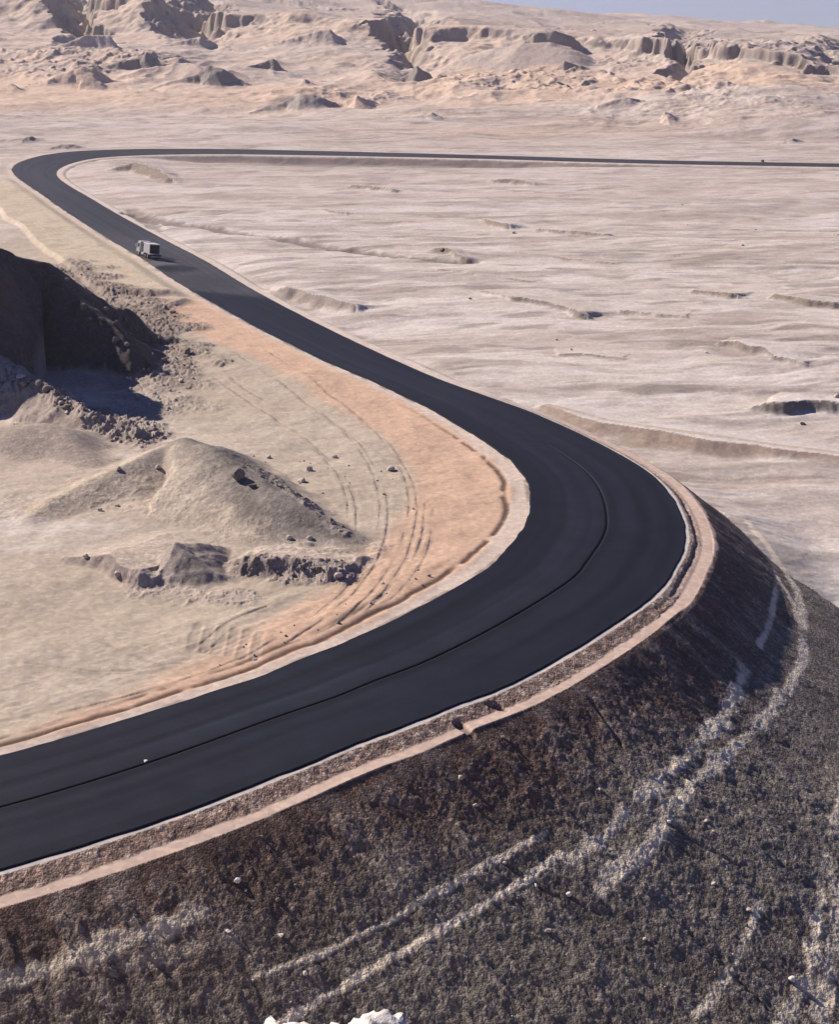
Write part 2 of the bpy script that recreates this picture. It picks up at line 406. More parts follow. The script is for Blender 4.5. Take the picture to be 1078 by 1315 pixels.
small = [
 ([(255, 100, 690), (270, 88, 690), (300, 98, 694), (328, 118, 700)], .75, .5, GREYC), ([(364, 136, 618), (385, 125, 617), (405, 125, 618), (425, 134, 622), (448, 150, 628)], .62, .5, GREYC),
 ([(340, 84, 750), (350, 79, 750), (366, 92, 756), (380, 107, 762)], 1.7, .3, GREYC), ([(436, 130, 640), (458, 121, 640), (472, 128, 643), (490, 144, 648)], .8, .5, None),
 ([(515, 102, 730), (538, 88, 728), (558, 103, 736)], 1.0, .5, GREYC), ([(592, 106, 690), (606, 116, 692), (622, 129, 696)], 1.0, .35, None),
 ([(628, 132, 640), (640, 125, 640), (652, 138, 644), (672, 147, 650)], .9, .4, None), ([(545, 147, 575), (556, 143, 575), (580, 158, 580), (618, 173, 585)], .8, .3, None),
 ([(172, 78, 742), (188, 70, 742), (202, 78, 745), (209, 94, 750)], 1.2, .4, GREYC), ([(118, 44, 826), (136, 44, 826), (152, 62, 832)], 1.6, .4, None),
 ([(176, 120, 660), (190, 114, 660), (200, 120, 662), (218, 131, 668)], 1.1, .4, None), 
 ([(752, 150, 600), (766, 134, 602), (800, 124, 606), (822, 126, 610), (838, 142, 616)], .9, .5, None), ([(846, 160, 556), (855, 142, 556), (866, 152, 560), (892, 178, 566)], .85, .5, None),
 ([(930, 138, 590), (944, 132, 590), (958, 146, 595), (976, 164, 602)], .8, .5, None), ([(1010, 188, 500), (1020, 183, 500), (1040, 193, 505)], 1.2, .4, GREYC),
 ([(862, 116, 665), (876, 114, 665), (890, 124, 670)], 1.4, .4, GREYC), ([(893, 132, 640), (905, 130, 640), (920, 139, 645)], 1.3, .4, GREYC),
 ([(-10, 116, 660), (17, 105, 660), (42, 123, 666)], .8, .6, None), ([(378, 112, 690), (394, 100, 690), (428, 119, 698)], .9, .4, None),
 ([(100, 88, 700), (112, 84, 700), (135, 98, 705)], 1.0, .4, None),
 ([(10, 186, 500), (40, 180, 500), (75, 192, 505)], .8, .4, GREYC), ([(70, 195, 478), (88, 189, 480), (104, 195, 483)], .8, .4, GREYC),
 ([(235, 50, 868), (258, 46, 868), (285, 60, 872)], 1.4, .4, None), ([(395, 42, 860), (420, 36, 860), (445, 52, 866)], 1.2, .4, None),
]
for k, (p, a, b, c) in enumerate(small):
    if c is not None: p = [(q[0], q[1] - 4, q[2]) for q in p]
    if c is None: p = [(q[0], q[1] + 1, q[2]) for q in p]; a *= .8
    p = [(p[0][0] - 42, p[0][1] + 13, p[0][2] - 6), (p[0][0] - 18, p[0][1] + 5, p[0][2] - 3)] + p + [(p[-1][0] + 22, p[-1][1] + 9, p[-1][2] + 5)]
    fr(p, a * (.8 if c is None else 1), b * .6, rough=.8, wl=8, seed=80 + k, col=c, rnd=.6, k=1.8)

# ---------------------------------------------------------------- plain inside the S: streaked gravel, low ledges, hollows
def plain_part():
    r0, r1 = np.searchsorted(YR, 60), np.searchsorted(YR, 640)
    w = np.s_[r0:r1]
    x, y = GX[w], GY[w]; off = OFF[w]
    ang = -0.10
    xs = x * math.cos(ang) - y * math.sin(ang); ys = x * math.sin(ang) + y * math.cos(ang)
    right = (~LEFT[w]) & (~FILL[w]); far = LEFT[w] & (y > 440)
    m = (right | far).astype(F32) * off * sst(640, 560, y)
    wx = 3 * fbm(x, y, 22, 3, 110); ys = ys + wx
    n1 = fbm(xs * .3, ys, 7, 5, 101); n2 = fbm(xs * .42, ys, 2.6, 4, 102); n3 = fbm(xs * .5, ys, 26, 3, 103); n4 = fbm(xs * .2, ys, 14, 4, 104)
    wash = fbm(xs * .55, ys, 34, 4, 111, .5, True); patch = fbm(x, y, 40, 4, 112)
    n5 = fbm(xs * .3, ys, 1.1, 3, 108); n6 = fbm(xs * .35, ys, 3.2, 3, 109)
    led = fbm(xs * .25, ys, 13, 4, 105, .5, True)
    GZ[w] += m * (  .35 * n3 + .12 * n1 + .11 * n2 + .05 * n5 + 1.0 * np.maximum(led - .62, 0))
    g = GC[w]
    def pt(mask, c): g[:] = g + (c - g) * np.clip(mask, 0, 1)[..., None].astype(F32)
    near = sst(300, 130, y)
    fine = sst(330, 200, y)
    pt(m * fine * sst(.25, .75, n5) * .45, np.array((.62, .555, .50), F32)); pt(m * fine * sst(.35, .8, -n5 + .3 * n1) * .5, np.array((.27, .22, .185), F32))
    pt(m * near * .6, C_PALE); pt(m * sst(.05, .5, patch) * .6, np.array((.57, .51, .465), F32))
    pt(m * sst(0.0, .55, n1) * .6, C_PALE); pt(m * sst(.1, .7, -n2) * .4, np.array((.33, .265, .22), F32))
    pt(m * sst(.1, .6, n4) * .45, np.array((.36, .285, .235), F32)); pt(m * sst(.25, .6, -n4 + .4 * n2) * .6, np.array((.58, .515, .46), F32))
    wl_ = m * sst(.80, .90, wash) * sst(-.2, .3, n1)
    GZ[w] -= wl_ * .25
    pt(wl_ * .5, np.array((.30, .245, .205), F32)); pt(m * sst(.72, .8, wash) * sst(.90, .82, wash) * .4, np.array((.60, .53, .48), F32))
    pt(m * sst(.70, .85, led) * .5, np.array((.27, .215, .18), F32))  # ledge crests painted dark in place of their small shadows
    pt(m * sst(.5, .75, fbm(xs * .3, ys, 20, 4, 107)) * .55, np.array((.30, .25, .215), F32))
    pt(m * sst(.45, .75, n6) * .6, np.array((.24, .195, .165), F32)); pt(m * sst(.5, .8, -n6) * .6, np.array((.60, .53, .475), F32))
    bk = right * sst(426, 430, y) * sst(-80, -60, x) * sst(.9, 1.4, GE[w]) * sst(7, 4.5, GE[w] + .6 * n3)
    pt(bk * .85, np.array((.17, .135, .12), F32))  # dark fill soil with the far bank's shade painted in
    pt(m * sst(250, 420, y) * .35, np.array((.44, .34, .29), F32))
plain_part()
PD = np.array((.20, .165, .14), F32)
def pr(pts, front, back, **k):
    a = dict(rough=.5, wl=4, rnd=.3, k=.3); a.update(k)
    ridge(crest_pts(pts), front, back, **a)
# hollows and banks; the shade on their camera side is painted in
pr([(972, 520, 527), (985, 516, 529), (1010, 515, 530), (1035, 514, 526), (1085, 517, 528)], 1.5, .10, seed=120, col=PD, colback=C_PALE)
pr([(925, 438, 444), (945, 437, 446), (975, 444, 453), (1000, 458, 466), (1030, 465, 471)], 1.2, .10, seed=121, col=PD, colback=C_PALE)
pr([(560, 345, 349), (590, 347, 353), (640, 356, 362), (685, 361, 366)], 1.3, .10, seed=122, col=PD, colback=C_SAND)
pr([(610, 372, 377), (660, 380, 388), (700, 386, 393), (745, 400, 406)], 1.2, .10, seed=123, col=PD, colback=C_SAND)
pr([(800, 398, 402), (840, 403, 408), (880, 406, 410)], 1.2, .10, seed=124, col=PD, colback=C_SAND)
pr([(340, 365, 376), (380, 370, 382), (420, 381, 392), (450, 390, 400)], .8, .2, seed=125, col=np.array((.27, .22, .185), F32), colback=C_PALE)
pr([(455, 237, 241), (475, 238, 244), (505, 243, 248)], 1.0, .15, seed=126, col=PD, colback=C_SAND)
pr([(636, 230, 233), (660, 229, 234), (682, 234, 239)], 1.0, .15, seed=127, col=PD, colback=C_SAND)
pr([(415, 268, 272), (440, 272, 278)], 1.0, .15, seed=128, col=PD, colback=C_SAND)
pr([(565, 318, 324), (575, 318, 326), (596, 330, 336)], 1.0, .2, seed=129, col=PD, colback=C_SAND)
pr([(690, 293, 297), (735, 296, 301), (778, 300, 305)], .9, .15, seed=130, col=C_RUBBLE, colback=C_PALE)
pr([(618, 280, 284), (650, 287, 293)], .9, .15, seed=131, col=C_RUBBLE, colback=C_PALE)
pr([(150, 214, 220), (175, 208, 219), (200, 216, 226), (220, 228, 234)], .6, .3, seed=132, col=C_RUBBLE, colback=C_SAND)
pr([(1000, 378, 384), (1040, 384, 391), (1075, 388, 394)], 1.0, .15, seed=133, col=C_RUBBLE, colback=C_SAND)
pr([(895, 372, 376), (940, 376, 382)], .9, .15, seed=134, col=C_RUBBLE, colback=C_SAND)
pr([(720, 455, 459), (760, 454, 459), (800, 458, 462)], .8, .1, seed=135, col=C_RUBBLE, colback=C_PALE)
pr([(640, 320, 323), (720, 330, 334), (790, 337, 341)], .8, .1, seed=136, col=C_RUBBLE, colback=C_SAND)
# the side track: a low bank with a pale crest
pr([(700, 520, 525), (770, 541, 549), (840, 553, 563), (900, 562, 573), (980, 573, 582), (1090, 587, 594), (1200, 600, 606)], .5, .10, seed=140, rough=.3, col=np.array((.30, .225, .18), F32), colback=C_PALE)
def line(px, width, c, amt=.7, dz=0.0, **k):
    P = G(px); w, m, d, s = stroke(P, width, **k); m = m * (GE[w] > .9)
    GC[w] += (c - GC[w]) * (m * amt)[..., None].astype(F32)
    GZ[w] += (dz * m).astype(F32)
    return w, m
line([(640, 512), (700, 524), (780, 546), (860, 560), (960, 573), (1100, 590)], .55, C_CREAM, .9, .1)
line([(165, 276), (205, 284), (290, 297), (340, 304), (420, 318), (520, 331), (600, 338)], 1.7, np.array((.17, .13, .115), F32), .8, -.5, seed=5)
line([(170, 270), (190, 286), (205, 297)], 1.6, np.array((.17, .13, .115), F32), .6, -.4, seed=6)
line([(350, 197.5), (400, 206), (480, 209), (560, 209), (615, 207)], 9, np.array((.22, .175, .155), F32), .75, seed=7, wl=14)  # darker soil below the far road, embankment shade included in the colour
line([(640, 205), (700, 208), (800, 212), (900, 216), (1090, 220)], 3, np.array((.26, .21, .18), F32), .6, seed=8, wl=14)

# ---------------------------------------------------------------- land inside the near bend: sand pads, rubble, tracks, spoil heaps
def inner_part():
    r0, r1 = np.searchsorted(YR, 38), np.searchsorted(YR, 480)
    w = np.s_[r0:r1]
    x, y, e, z = GX[w], GY[w], GE[w], GZ[w]; off = OFF[w]
    m = (LEFT[w] & (y < 440)).astype(F32)
    g = GC[w]
    def pt(mask, c): g[:] = g + (c - g) * np.clip(mask, 0, 1)[..., None].astype(F32)
    n1 = fbm(x, y, 16, 4, 201); n2 = fbm(x, y, 4, 4, 202); n3 = fbm(x * .35, y, 7, 4, 203); n4 = fbm(x, y, 1.2, 3, 204)
    z += m * off * (.25 * n1 + .10 * n2 + .03 * n4)
    pt(m, C_CREAM)
    pt(m * sst(.0, .5, n3) * .6, C_PALE); pt(m * sst(.1, .6, -n1) * .5, C_BEIGE)
    pt(m * sst(34, 20, e + 5 * n1) * sst(300, 200, y) * .85, C_BEIGE)
    # orange sand beside the bend, up to the end of the new surface
    wd = np.interp(y, [50, 68, 82, 96, 110, 130, 160, 200, 222, 235], [0, 1.5, 5.0, 8.5, 9.5, 8.0, 7.0, 9.0, 11.0, 11.0])
    pt(m * sst(1.0, -1.2, e - wd + .9 * n1) * sst(209, 203, y + .6 * n2), C_ORANGE)
    pad = m * sst(13, 12.2, e + .4 * n1) * sst(207, 209, y + .8 * n2) * sst(420, 330, y); z += pad * off * .7
    pt(pad * .9, np.array((.46, .37, .265), F32))
    # the pale verge, and the red-brown rut behind it
    vw = np.interp(y, [40, 62, 80, 95, 125, 170], [.7, .75, .95, 1.5, 1.4, .9])
    rut = np.exp(-((e - vw - .42 - .14 * n2 - .06 * n4) / .22) ** 2) * sst(-1.0, -.35, fbm(x, y, 2.2, 3, 206)) * sst(150, 118, y)
    rut2 = np.exp(-((e - vw - 1.25 - .2 * n1) / .22) ** 2) * sst(-.5, .2, fbm(x, y, 3.0, 3, 207)) * sst(100, 86, y)
    vm = m * sst(vw + .25, vw - .25, e + .2 * n2)
    pt(vm, np.array((.53, .42, .345), F32)); pt(m * np.clip(rut * 1.2 + rut2, 0, 1) * .85, C_RUT * (1 + .5 * n4[..., None]))
    z += m * (-.10 * rut - .06 * rut2)
    z += m * .04 * np.exp(-((e - vw) / .35) ** 2) * (1 + n2)
    pt(m * sst(.45, .15, e + .12 * n4) * sst(.0, .5, n2) * .7, np.array((.15, .12, .105), F32))
    # wheel-churned ground parallel to the near road
    ch = m * sst(3.0, 4.0, e) * sst(10.5, 6.5, e + n1) * sst(100, 92, y)
    z += ch * (.06 * np.maximum(fbm(e, GI[r0:r1].astype(F32) * .12, 1.0, 3, 209), -.4))
inner_part()
pr([(175, 398, 402), (205, 395, 401), (238, 382, 388)], .5, .05, seed=210, rough=.15, col=np.array((.27, .21, .16), F32), colback=C_BEIGE)
# rubble slope and the hill that throws the long shadow
def rubble(px, width, amp, c, amt, seed, soft=.35):
    P = G(px); w, m, d, s = stroke(P, width, soft=soft, wob=.5, seed=seed, wl=4); m = m * OFF[w] * (HMARK[w] != 2)
    x, y = GX[w], GY[w]
    n = fbm(x, y, .8, 4, seed + 1, .65, True); n2 = fbm(x, y, 5, 3, seed + 2)
    GZ[w] += (m * amp * (np.maximum(n - .45, 0) * 1.6 + .35 * n2)).astype(F32)
    GC[w] += (c * (1 + .35 * n2)[..., None] - GC[w]) * (m * amt)[..., None].astype(F32)
rubble([(70, 345), (120, 380), (185, 420)], 5.5, .55, np.array((.23, .18, .15), F32), .9, 220)
rubble([(185, 420), (210, 450), (215, 475)], 5, .5, np.array((.22, .175, .145), F32), .85, 223)
rubble([(150, 480), (200, 500), (190, 530)], 4.5, .3, np.array((.30, .25, .21), F32), .6, 226)
HILL_SHADE_C = np.array((.085, .07, .065), F32)  # darker than the rubble rock: the hill's shade is put into its colour
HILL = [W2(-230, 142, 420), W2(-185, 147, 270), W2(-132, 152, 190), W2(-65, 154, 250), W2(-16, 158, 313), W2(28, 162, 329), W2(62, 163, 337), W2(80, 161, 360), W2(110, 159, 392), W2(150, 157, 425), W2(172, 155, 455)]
ridge(HILL, 1.6, .75, rnd=.5, k=.5, rough=.45, wl=7, seed=230, mark=2, col=HILL_SHADE_C)
pr([(-120, 430, 490), (-40, 445, 505), (0, 458, 510), (30, 484, 526), (70, 508, 540), (110, 527, 552), (170, 552, 563)], .8, 1.0, seed=231, rough=.7, wl=4, mark=10, col=np.array((.28, .225, .19), F32))
rubble([(-60, 470), (0, 490), (50, 520), (110, 545), (165, 560)], 3.4, .6, np.array((.30, .245, .205), F32), .8, 233)
# spoil heaps (marks 3.. are separate heaps)
pr([(-40, 556, 572), (20, 545, 573), (50, 541, 574), (84, 556, 582), (120, 582, 594)], .42, .5, seed=240, rough=.5, wl=5, mark=3, col=np.array((.31, .25, .205), F32), rnd=1.2)
pr([(30, 668, 674), (100, 632, 647), (160, 596, 623), (206, 570, 610), (236, 563, 609), (262, 573, 619), (312, 608, 648), (380, 652, 678), (448, 691, 698)], .33, .50, seed=241, rough=.45, wl=6, mark=4, rnd=.6, col=np.array((.335, .275, .22), F32), colback=C_BEIGE)
def smooth_marked(mark, r, it=2):
    rr, cc = np.nonzero(HMARK == mark)
    if len(rr) == 0: return
    w = np.s_[max(rr.min() - 2 * r, 0):rr.max() + 2 * r, max(cc.min() - 2 * r, 0):cc.max() + 2 * r]
    a = GZ[w].astype(float); m = (HMARK[w] == mark).astype(float)
    def box(q):
        for ax in (0, 1):
            c = np.cumsum(np.concatenate([np.zeros_like(np.take(q, [0], ax)), q], ax), ax); n = q.shape[ax]
            hi = np.minimum(np.arange(n) + r + 1, n); lo = np.maximum(np.arange(n) - r, 0)
            sh = [1, 1]; sh[ax] = n
            q = (np.take(c, hi, ax) - np.take(c, lo, ax)) / (hi - lo).reshape(sh)
        return q
    s_ = a
    for _ in range(it): s_ = box(s_); m = box(m)
    GZ[w] = (a + (s_ - a) * np.clip(m * 1.5 - .25, 0, 1)).astype(F32)
smooth_marked(4, int(4 * Q) + 1, 1); smooth_marked(3, int(7 * Q) + 1)
rubble([(60, 650), (150, 640), (240, 640), (300, 680)], 4.5, .10, C_BEIGE, .3, 248)
rubble([(268, 592), (300, 640), (350, 672), (400, 690), (440, 698)], 2.6, .05, np.array((.20, .17, .145), F32), .9, 246)  # gravel grey that also paints in the shade of the right flank
rubble([(290, 612), (350, 655), (400, 682)], 2.2, .05, np.array((.20, .17, .145), F32), .9, 251)
pr([(90, 716, 719), (140, 710, 726), (158, 722, 737), (178, 736, 748), (200, 745, 750)], 1.3, .12, seed=242, rough=.4, wl=3, mark=5, col=np.array((.24, .19, .165), F32), colback=C_CREAM)  # camera side darkened: the shade of the hollow is put into the colour
pr([(200, 716, 726), (228, 697, 730), (250, 712, 736), (282, 736, 744)], .7, .5, seed=243, rough=.5, wl=4, mark=5, col=np.array((.28, .23, .195), F32))
pr([(292, 722, 730), (318, 717, 734), (352, 719, 736), (392, 724, 739), (428, 730, 742), (448, 742, 746)], 1.0, .12, seed=244, rough=.8, wl=1.8, mark=6, col=np.array((.25, .2, .17), F32), colback=C_CREAM)
rubble([(320, 735), (380, 738), (430, 740)], 1.6, .35, np.array((.25, .2, .17), F32), .7, 245)
rubble([(330, 632), (390, 662), (440, 693)], .8, .3, np.array((.27, .22, .19), F32), .6, 247)
rubble([(200, 755), (250, 762), (300, 768)], 1.5, .2, np.array((.32, .26, .22), F32), .6, 249)
TRACKS = []
_tr = [[(265, 480), (330, 522), (385, 560), (425, 600), (444, 640), (446, 680)], [(300, 455), (370, 500), (430, 545), (465, 585), (484, 630), (486, 672), (470, 720), (430, 770), (370, 812), (300, 848), (200, 883), (80, 914)],
       [(340, 450), (420, 505), (480, 555), (512, 600), (524, 640), (520, 680), (500, 730), (455, 785), (390, 825), (310, 860), (200, 896), (60, 930)], [(545, 650), (538, 700), (505, 752), (440, 800), (360, 842), (270, 875)],
       [(250, 440), (300, 490), (360, 520)], [(120, 820), (200, 850), (260, 850)], [(340, 780), (290, 800), (250, 830)], [(20, 850), (120, 858), (230, 845), (330, 815)]]
for t in _tr:
    TRACKS += [t, [(p[0] + 9 + .010 * (p[1] - 500), p[1] + 5) for p in t]]
for k, t in enumerate(TRACKS):
    P = G(t); P = catmull(P, 8); w, m, d, s = stroke(P, .26, wob=.5, seed=260 + k, wl=1.5); m = m * (GE[w] > 2.2)
    br = sst(-.55, .15, fbm(GX[w], GY[w], 5, 3, 270 + k)) * (.7 + .5 * fbm(GX[w], GY[w], 1.2, 2, 300 + k))
    GZ[w] += (m * br * (.022 * (s < 0) - .034 * (s > 0))).astype(F32)
    GC[w] += (np.array((.27, .21, .165), F32) - GC[w]) * (m * br * .35)[..., None].astype(F32)
for k in range(6):
    line([(255 + k * 16, 800 + k * 3), (250 + k * 16, 815 + k * 3), (246 + k * 16, 832 + k * 3)], .28, np.array((.30, .24, .19), F32), .5, -.05, seed=290 + k)

# ---------------------------------------------------------------- shoulders on the right of the road and the fill slope below them
def fill_part():
    r0, r1 = np.searchsorted(YR, 14), np.searchsorted(YR, 480)
    w = np.s_[r0:r1]
    x, y, e, z = GX[w], GY[w], GE[w], GZ[w]
    right = (~LEFT[w]).astype(F32); g = GC[w]
    def pt(mask, c): g[:] = g + (c - g) * np.clip(mask, 0, 1)[..., None].astype(F32)
    s = GI[w].astype(F32)
    n1 = fbm(x, y, 9, 4, 301); n2 = fbm(x, y, 2.2, 4, 302); n3 = fbm(x, y, .55, 3, 303); n4 = fbm(x, y, .5, 4, 304, .62, True)
    nearm = sst(165, 120, y)
    fl = FILL[w].astype(F32)
    # beyond the bend: plain pale verge
    pt(right * (1 - nearm) * sst(2.4, 1.4, e + .4 * n2), np.array((.55, .45, .38), F32))
    ve = right * nearm * (e < 3.0)
    bend = sst(82, 98, y)
    g0 = lerp(1.28, .95, bend) + .10 * n2 + .06 * n3
    pt(ve * sst(.25, .35, e), np.array((.30, .235, .19), F32))
    grav = ve * sst(.25, .4, e) * sst(g0 + .06, g0 - .06, e)
    pt(grav * (1 - .5 * bend), np.array((.29, .195, .145), F32)); pt(grav * sst(.1, .6, n3) * .6, np.array((.42, .33, .26), F32)); pt(grav * sst(.2, .7, -n3) * .6, np.array((.16, .115, .095), F32))
    z += grav * .10 * (n4 - .4) + grav * .04 * n2
    pt(ve * sst(g0 - .05, g0 + .08, e), C_STRIP)
    pt(ve * sst(.34, .26, e), np.array((.50, .45, .41), F32))
    gro = ve * np.exp(-((e - .78 - .08 * n2) / .14) ** 2) * bend
    pt(gro * .8, np.array((.16, .115, .09), F32)); z -= .12 * gro
    # notches through the strip
    # fill
    edge = lerp(1.85, 2.25, bend) + .16 * n2 + .10 * n3
    f = fl * sst(edge - .08, edge + .12, e)
    down = e
    a1 = fbm(s * .55 + n1, e * .22, .55, 4, 306); a2 = fbm(s * .9, e * .4, .22, 3, 307)
    amp = sst(2.0, 3.5, e) * (.45 + .55 * sst(95, 70, y))
    n5 = fbm(x, y, .24, 3, 309, .6, True)
    z += f * amp * (.22 * n1 * sst(4, 12, e) + .06 * n2 + .07 * (n4 - .45) + .05 * (n5 - .45) + .03 * n3 + .03 * a1)
    sm = np.interp(s, _IDX, _S[:NR] if len(_S) >= NR else _IDX).astype(F32)      # metres along the road
    dn = fbm(sm * 1.1 + .6 * n2, e * .16, 1.0, 4, 311); dn2 = fbm(sm * 2.6 + .5 * n2, e * .3, 1.0, 3, 312)
    z += f * amp * (.065 * dn + .035 * dn2)
    pt(f, C_GREY)
    up = sst(10.5, 3.5, e + 2.0 * n1)
    pt(f * up * .9, C_DARK)
    pt(f * sst(.15, .8, n2 + .5 * n3) * .30, np.array((.26, .215, .18), F32)); pt(f * sst(.1, .6, -n1) * (1 - up) * .5, np.array((.14, .115, .10), F32))
    pt(f * sst(.1, .7, dn) * .35, np.array((.25, .205, .165), F32)); pt(f * sst(.1, .7, -dn - .3 * dn2) * .45, np.array((.10, .078, .064), F32))
    pt(f * sst(.35, .8, a1) * .25, np.array((.30, .235, .19), F32))
    HMARK[w][(FILL[w]) & (e > edge)] = 9; HMARK[w][grav > .5] = 9
    h = np.hypot(x, y)
fill_part()
def windrow(px, width, hgt, amt, seed, wob=.5):
    P = G(px); w, m, d, s = stroke(P, width, soft=.55, wob=wob * 1.3, seed=seed, wl=1.1); m = m * (GE[w] > 2.7) * (~LEFT[w])
    x, y = GX[w], GY[w]
    n = fbm(x, y, .42, 4, seed + 3, .65, True); nb = fbm(x, y, 3.2, 3, seed + 4)
    mm = m * sst(-1.1, -.2, nb)
    GZ[w] += (mm * hgt * .05 * (.6 + .6 * n)).astype(F32)
    GA[w] *= 1 - .75 * mm.astype(F32)
    GC[w] += (C_WIND * (.8 + .4 * n)[..., None] - GC[w]) * (mm * amt * sst(.05, .35, n))[..., None].astype(F32)
windrow([(962, 672), (985, 700), (1005, 725), (1025, 760), (1034, 800), (1033, 850), (1010, 890)], 0.31, .35, .95, 401, .3)
windrow([(1000, 742), (992, 790), (985, 812), (975, 830)], 0.19, .25, .9, 402, .3)
windrow([(1000, 742), (1020, 775), (1030, 810)], 0.19, .25, .8, 403)
windrow([(958, 862), (945, 895), (930, 925), (905, 950), (870, 985), (838, 1015), (805, 1045)], 0.38, .4, .95, 404, .7)
windrow([(1005, 890), (975, 930), (945, 960), (915, 985), (880, 1020), (862, 1050), (830, 1095), (790, 1120), (775, 1150)], 0.28, .35, .9, 405, .8)
windrow([(800, 1048), (770, 1080), (735, 1105)], 0.31, .3, .8, 406, .8)
windrow([(720, 1096), (690, 1120), (655, 1143), (600, 1178), (540, 1212), (470, 1252), (400, 1292), (360, 1315)], 0.16, .3, 1.0, 407, .3)
windrow([(700, 1070), (650, 1100), (600, 1125), (560, 1150), (500, 1185), (440, 1213), (380, 1238), (320, 1258)], 0.14, .22, .85, 408, .4)
windrow([(976, 1162), (962, 1200), (945, 1235), (920, 1272), (893, 1305)], 0.19, .3, .95, 409, .5)
windrow([(1085, 1010), (1070, 1060), (1066, 1110), (1056, 1160), (1046, 1210), (1040, 1260), (1018, 1300), (1000, 1330)], 0.31, .4, 1.0, 410, .6)
windrow([(1085, 1150), (1076, 1200), (1066, 1250), (1055, 1300)], 0.43, .2, .8, 411, .5)
windrow([(265, 1170), (205, 1195), (150, 1212), (80, 1238), (0, 1262)], 0.31, .25, .65, 412, .8)
windrow([(300, 1205), (230, 1222), (160, 1245)], 0.25, .2, .4, 413, .8)

for k, p in enumerate([[(860, 1060), (905, 1088), (950, 1113)], [(648, 1110), (672, 1126)], [(690, 1137), (720, 1153)], [(731, 1151), (770, 1172)], [(1018, 1260), (1046, 1279)], [(978, 1172), (1030, 1212)], [(983, 1238), (1014, 1264)],
                       [(540, 1020), (575, 1050)], [(760, 900), (800, 960)], [(880, 1190), (930, 1230)]]):
    line(p, .10, np.array((.10, .08, .07), F32), .6, -.09, seed=430 + k, wl=.6)
# dark notches across the sand strip
for k, p in enumerate([[(588, 930), (600, 938), (606, 944)], [(632, 905), (648, 912)]]):
    P = G(p); w, m, d, s = stroke(P, .22, wob=.6, seed=450 + k, wl=.5); GZ[w] -= (.18 * m).astype(F32); GC[w] += (np.array((.15, .11, .09), F32) - GC[w]) * (m * .8)[..., None].astype(F32)
_h = np.hypot(GX, GY)
_b = (_h < 40) & (GE > 14)
GC[_b] = C_SAND
GZ[_b] += (.25 * fbm(GX[_b], GY[_b], 1.5, 4, 470) * sst(0, 3, _h[_b])).astype(F32)
# ---------------------------------------------------------------- materials
def nd(t, k, loc=(0, 0), **kw):
    n = t.nodes.new(k); n.location = loc
    for a, b in kw.items(): setattr(n, a, b)
    return n
def land_mat(name, scales, bump, tint=.16, dist=.1, stones=()):
    """albedo from the 'albedo' colour attribute, broken up by noise in object space, with noise bump"""
    m = bpy.data.materials.new(name); m.use_nodes = True; t = m.node_tree
    b = t.nodes['Principled BSDF']; b.inputs['Roughness'].default_value = .95; b.inputs['Specular IOR Level'].default_value = .15
    at = nd(t, 'ShaderNodeAttribute', attribute_name='albedo'); tc = nd(t, 'ShaderNodeTexCoord')
    col = at.outputs['Color']; hs = None
    for k, s in enumerate(scales):
        n = nd(t, 'ShaderNodeTexNoise'); n.inputs['Scale'].default_value = s; n.inputs['Detail'].default_value = 4; n.inputs['Roughness'].default_value = .65
        t.links.new(tc.outputs['Object'], n.inputs['Vector'])
        r = nd(t, 'ShaderNodeMapRange'); r.inputs['From Min'].default_value = .3; r.inputs['From Max'].default_value = .7
        r.inputs['To Min'].default_value = 1 - tint; r.inputs['To Max'].default_value = 1 + tint
        t.links.new(n.outputs['Fac'], r.inputs['Value'])
        v = nd(t, 'ShaderNodeVectorMath', operation='SCALE'); t.links.new(col, v.inputs[0]); t.links.new(r.outputs['Result'], v.inputs['Scale']); col = v.outputs['Vector']
        if hs is None: hs = n.outputs['Fac']
        else:
            a = nd(t, 'ShaderNodeMath', operation='MULTIPLY_ADD'); a.inputs[1].default_value = .5; t.links.new(n.outputs['Fac'], a.inputs[0]); t.links.new(hs, a.inputs[2]); hs = a.outputs[0]
    for s, k in stones:        # separate stones: each cell its own shade and its own bump
        v = nd(t, 'ShaderNodeTexVoronoi'); v.inputs['Scale'].default_value = s; v.inputs['Randomness'].default_value = 1
        t.links.new(tc.outputs['Object'], v.inputs['Vector'])
        sp = nd(t, 'ShaderNodeSeparateColor'); t.links.new(v.outputs['Color'], sp.inputs['Color'])
        pw = nd(t, 'ShaderNodeMath', operation='POWER'); pw.inputs[1].default_value = 2.2; t.links.new(sp.outputs['Red'], pw.inputs[0])
        r = nd(t, 'ShaderNodeMapRange'); r.inputs['To Min'].default_value = 1 - .55 * k; r.inputs['To Max'].default_value = 1 + 1.5 * k; t.links.new(pw.outputs[0], r.inputs['Value'])
        mx = nd(t, 'ShaderNodeMix', data_type='FLOAT'); mx.inputs['A'].default_value = 1.0; t.links.new(at.outputs['Alpha'], mx.inputs['Factor']); t.links.new(r.outputs['Result'], mx.inputs['B'])
        q = nd(t, 'ShaderNodeVectorMath', operation='SCALE'); t.links.new(col, q.inputs[0]); t.links.new(mx.outputs['Result'], q.inputs['Scale']); col = q.outputs['Vector']
        a = nd(t, 'ShaderNodeMath', operation='MULTIPLY_ADD'); a.inputs[1].default_value = -1.0 * k; t.links.new(v.outputs['Distance'], a.inputs[0]); t.links.new(hs, a.inputs[2]); hs = a.outputs[0]
    t.links.new(col, b.inputs['Base Color'])
    bp = nd(t, 'ShaderNodeBump'); bp.inputs['Strength'].default_value = bump; bp.inputs['Distance'].default_value = dist
    t.links.new(hs, bp.inputs['Height']); t.links.new(bp.outputs['Normal'], b.inputs['Normal'])
    return m

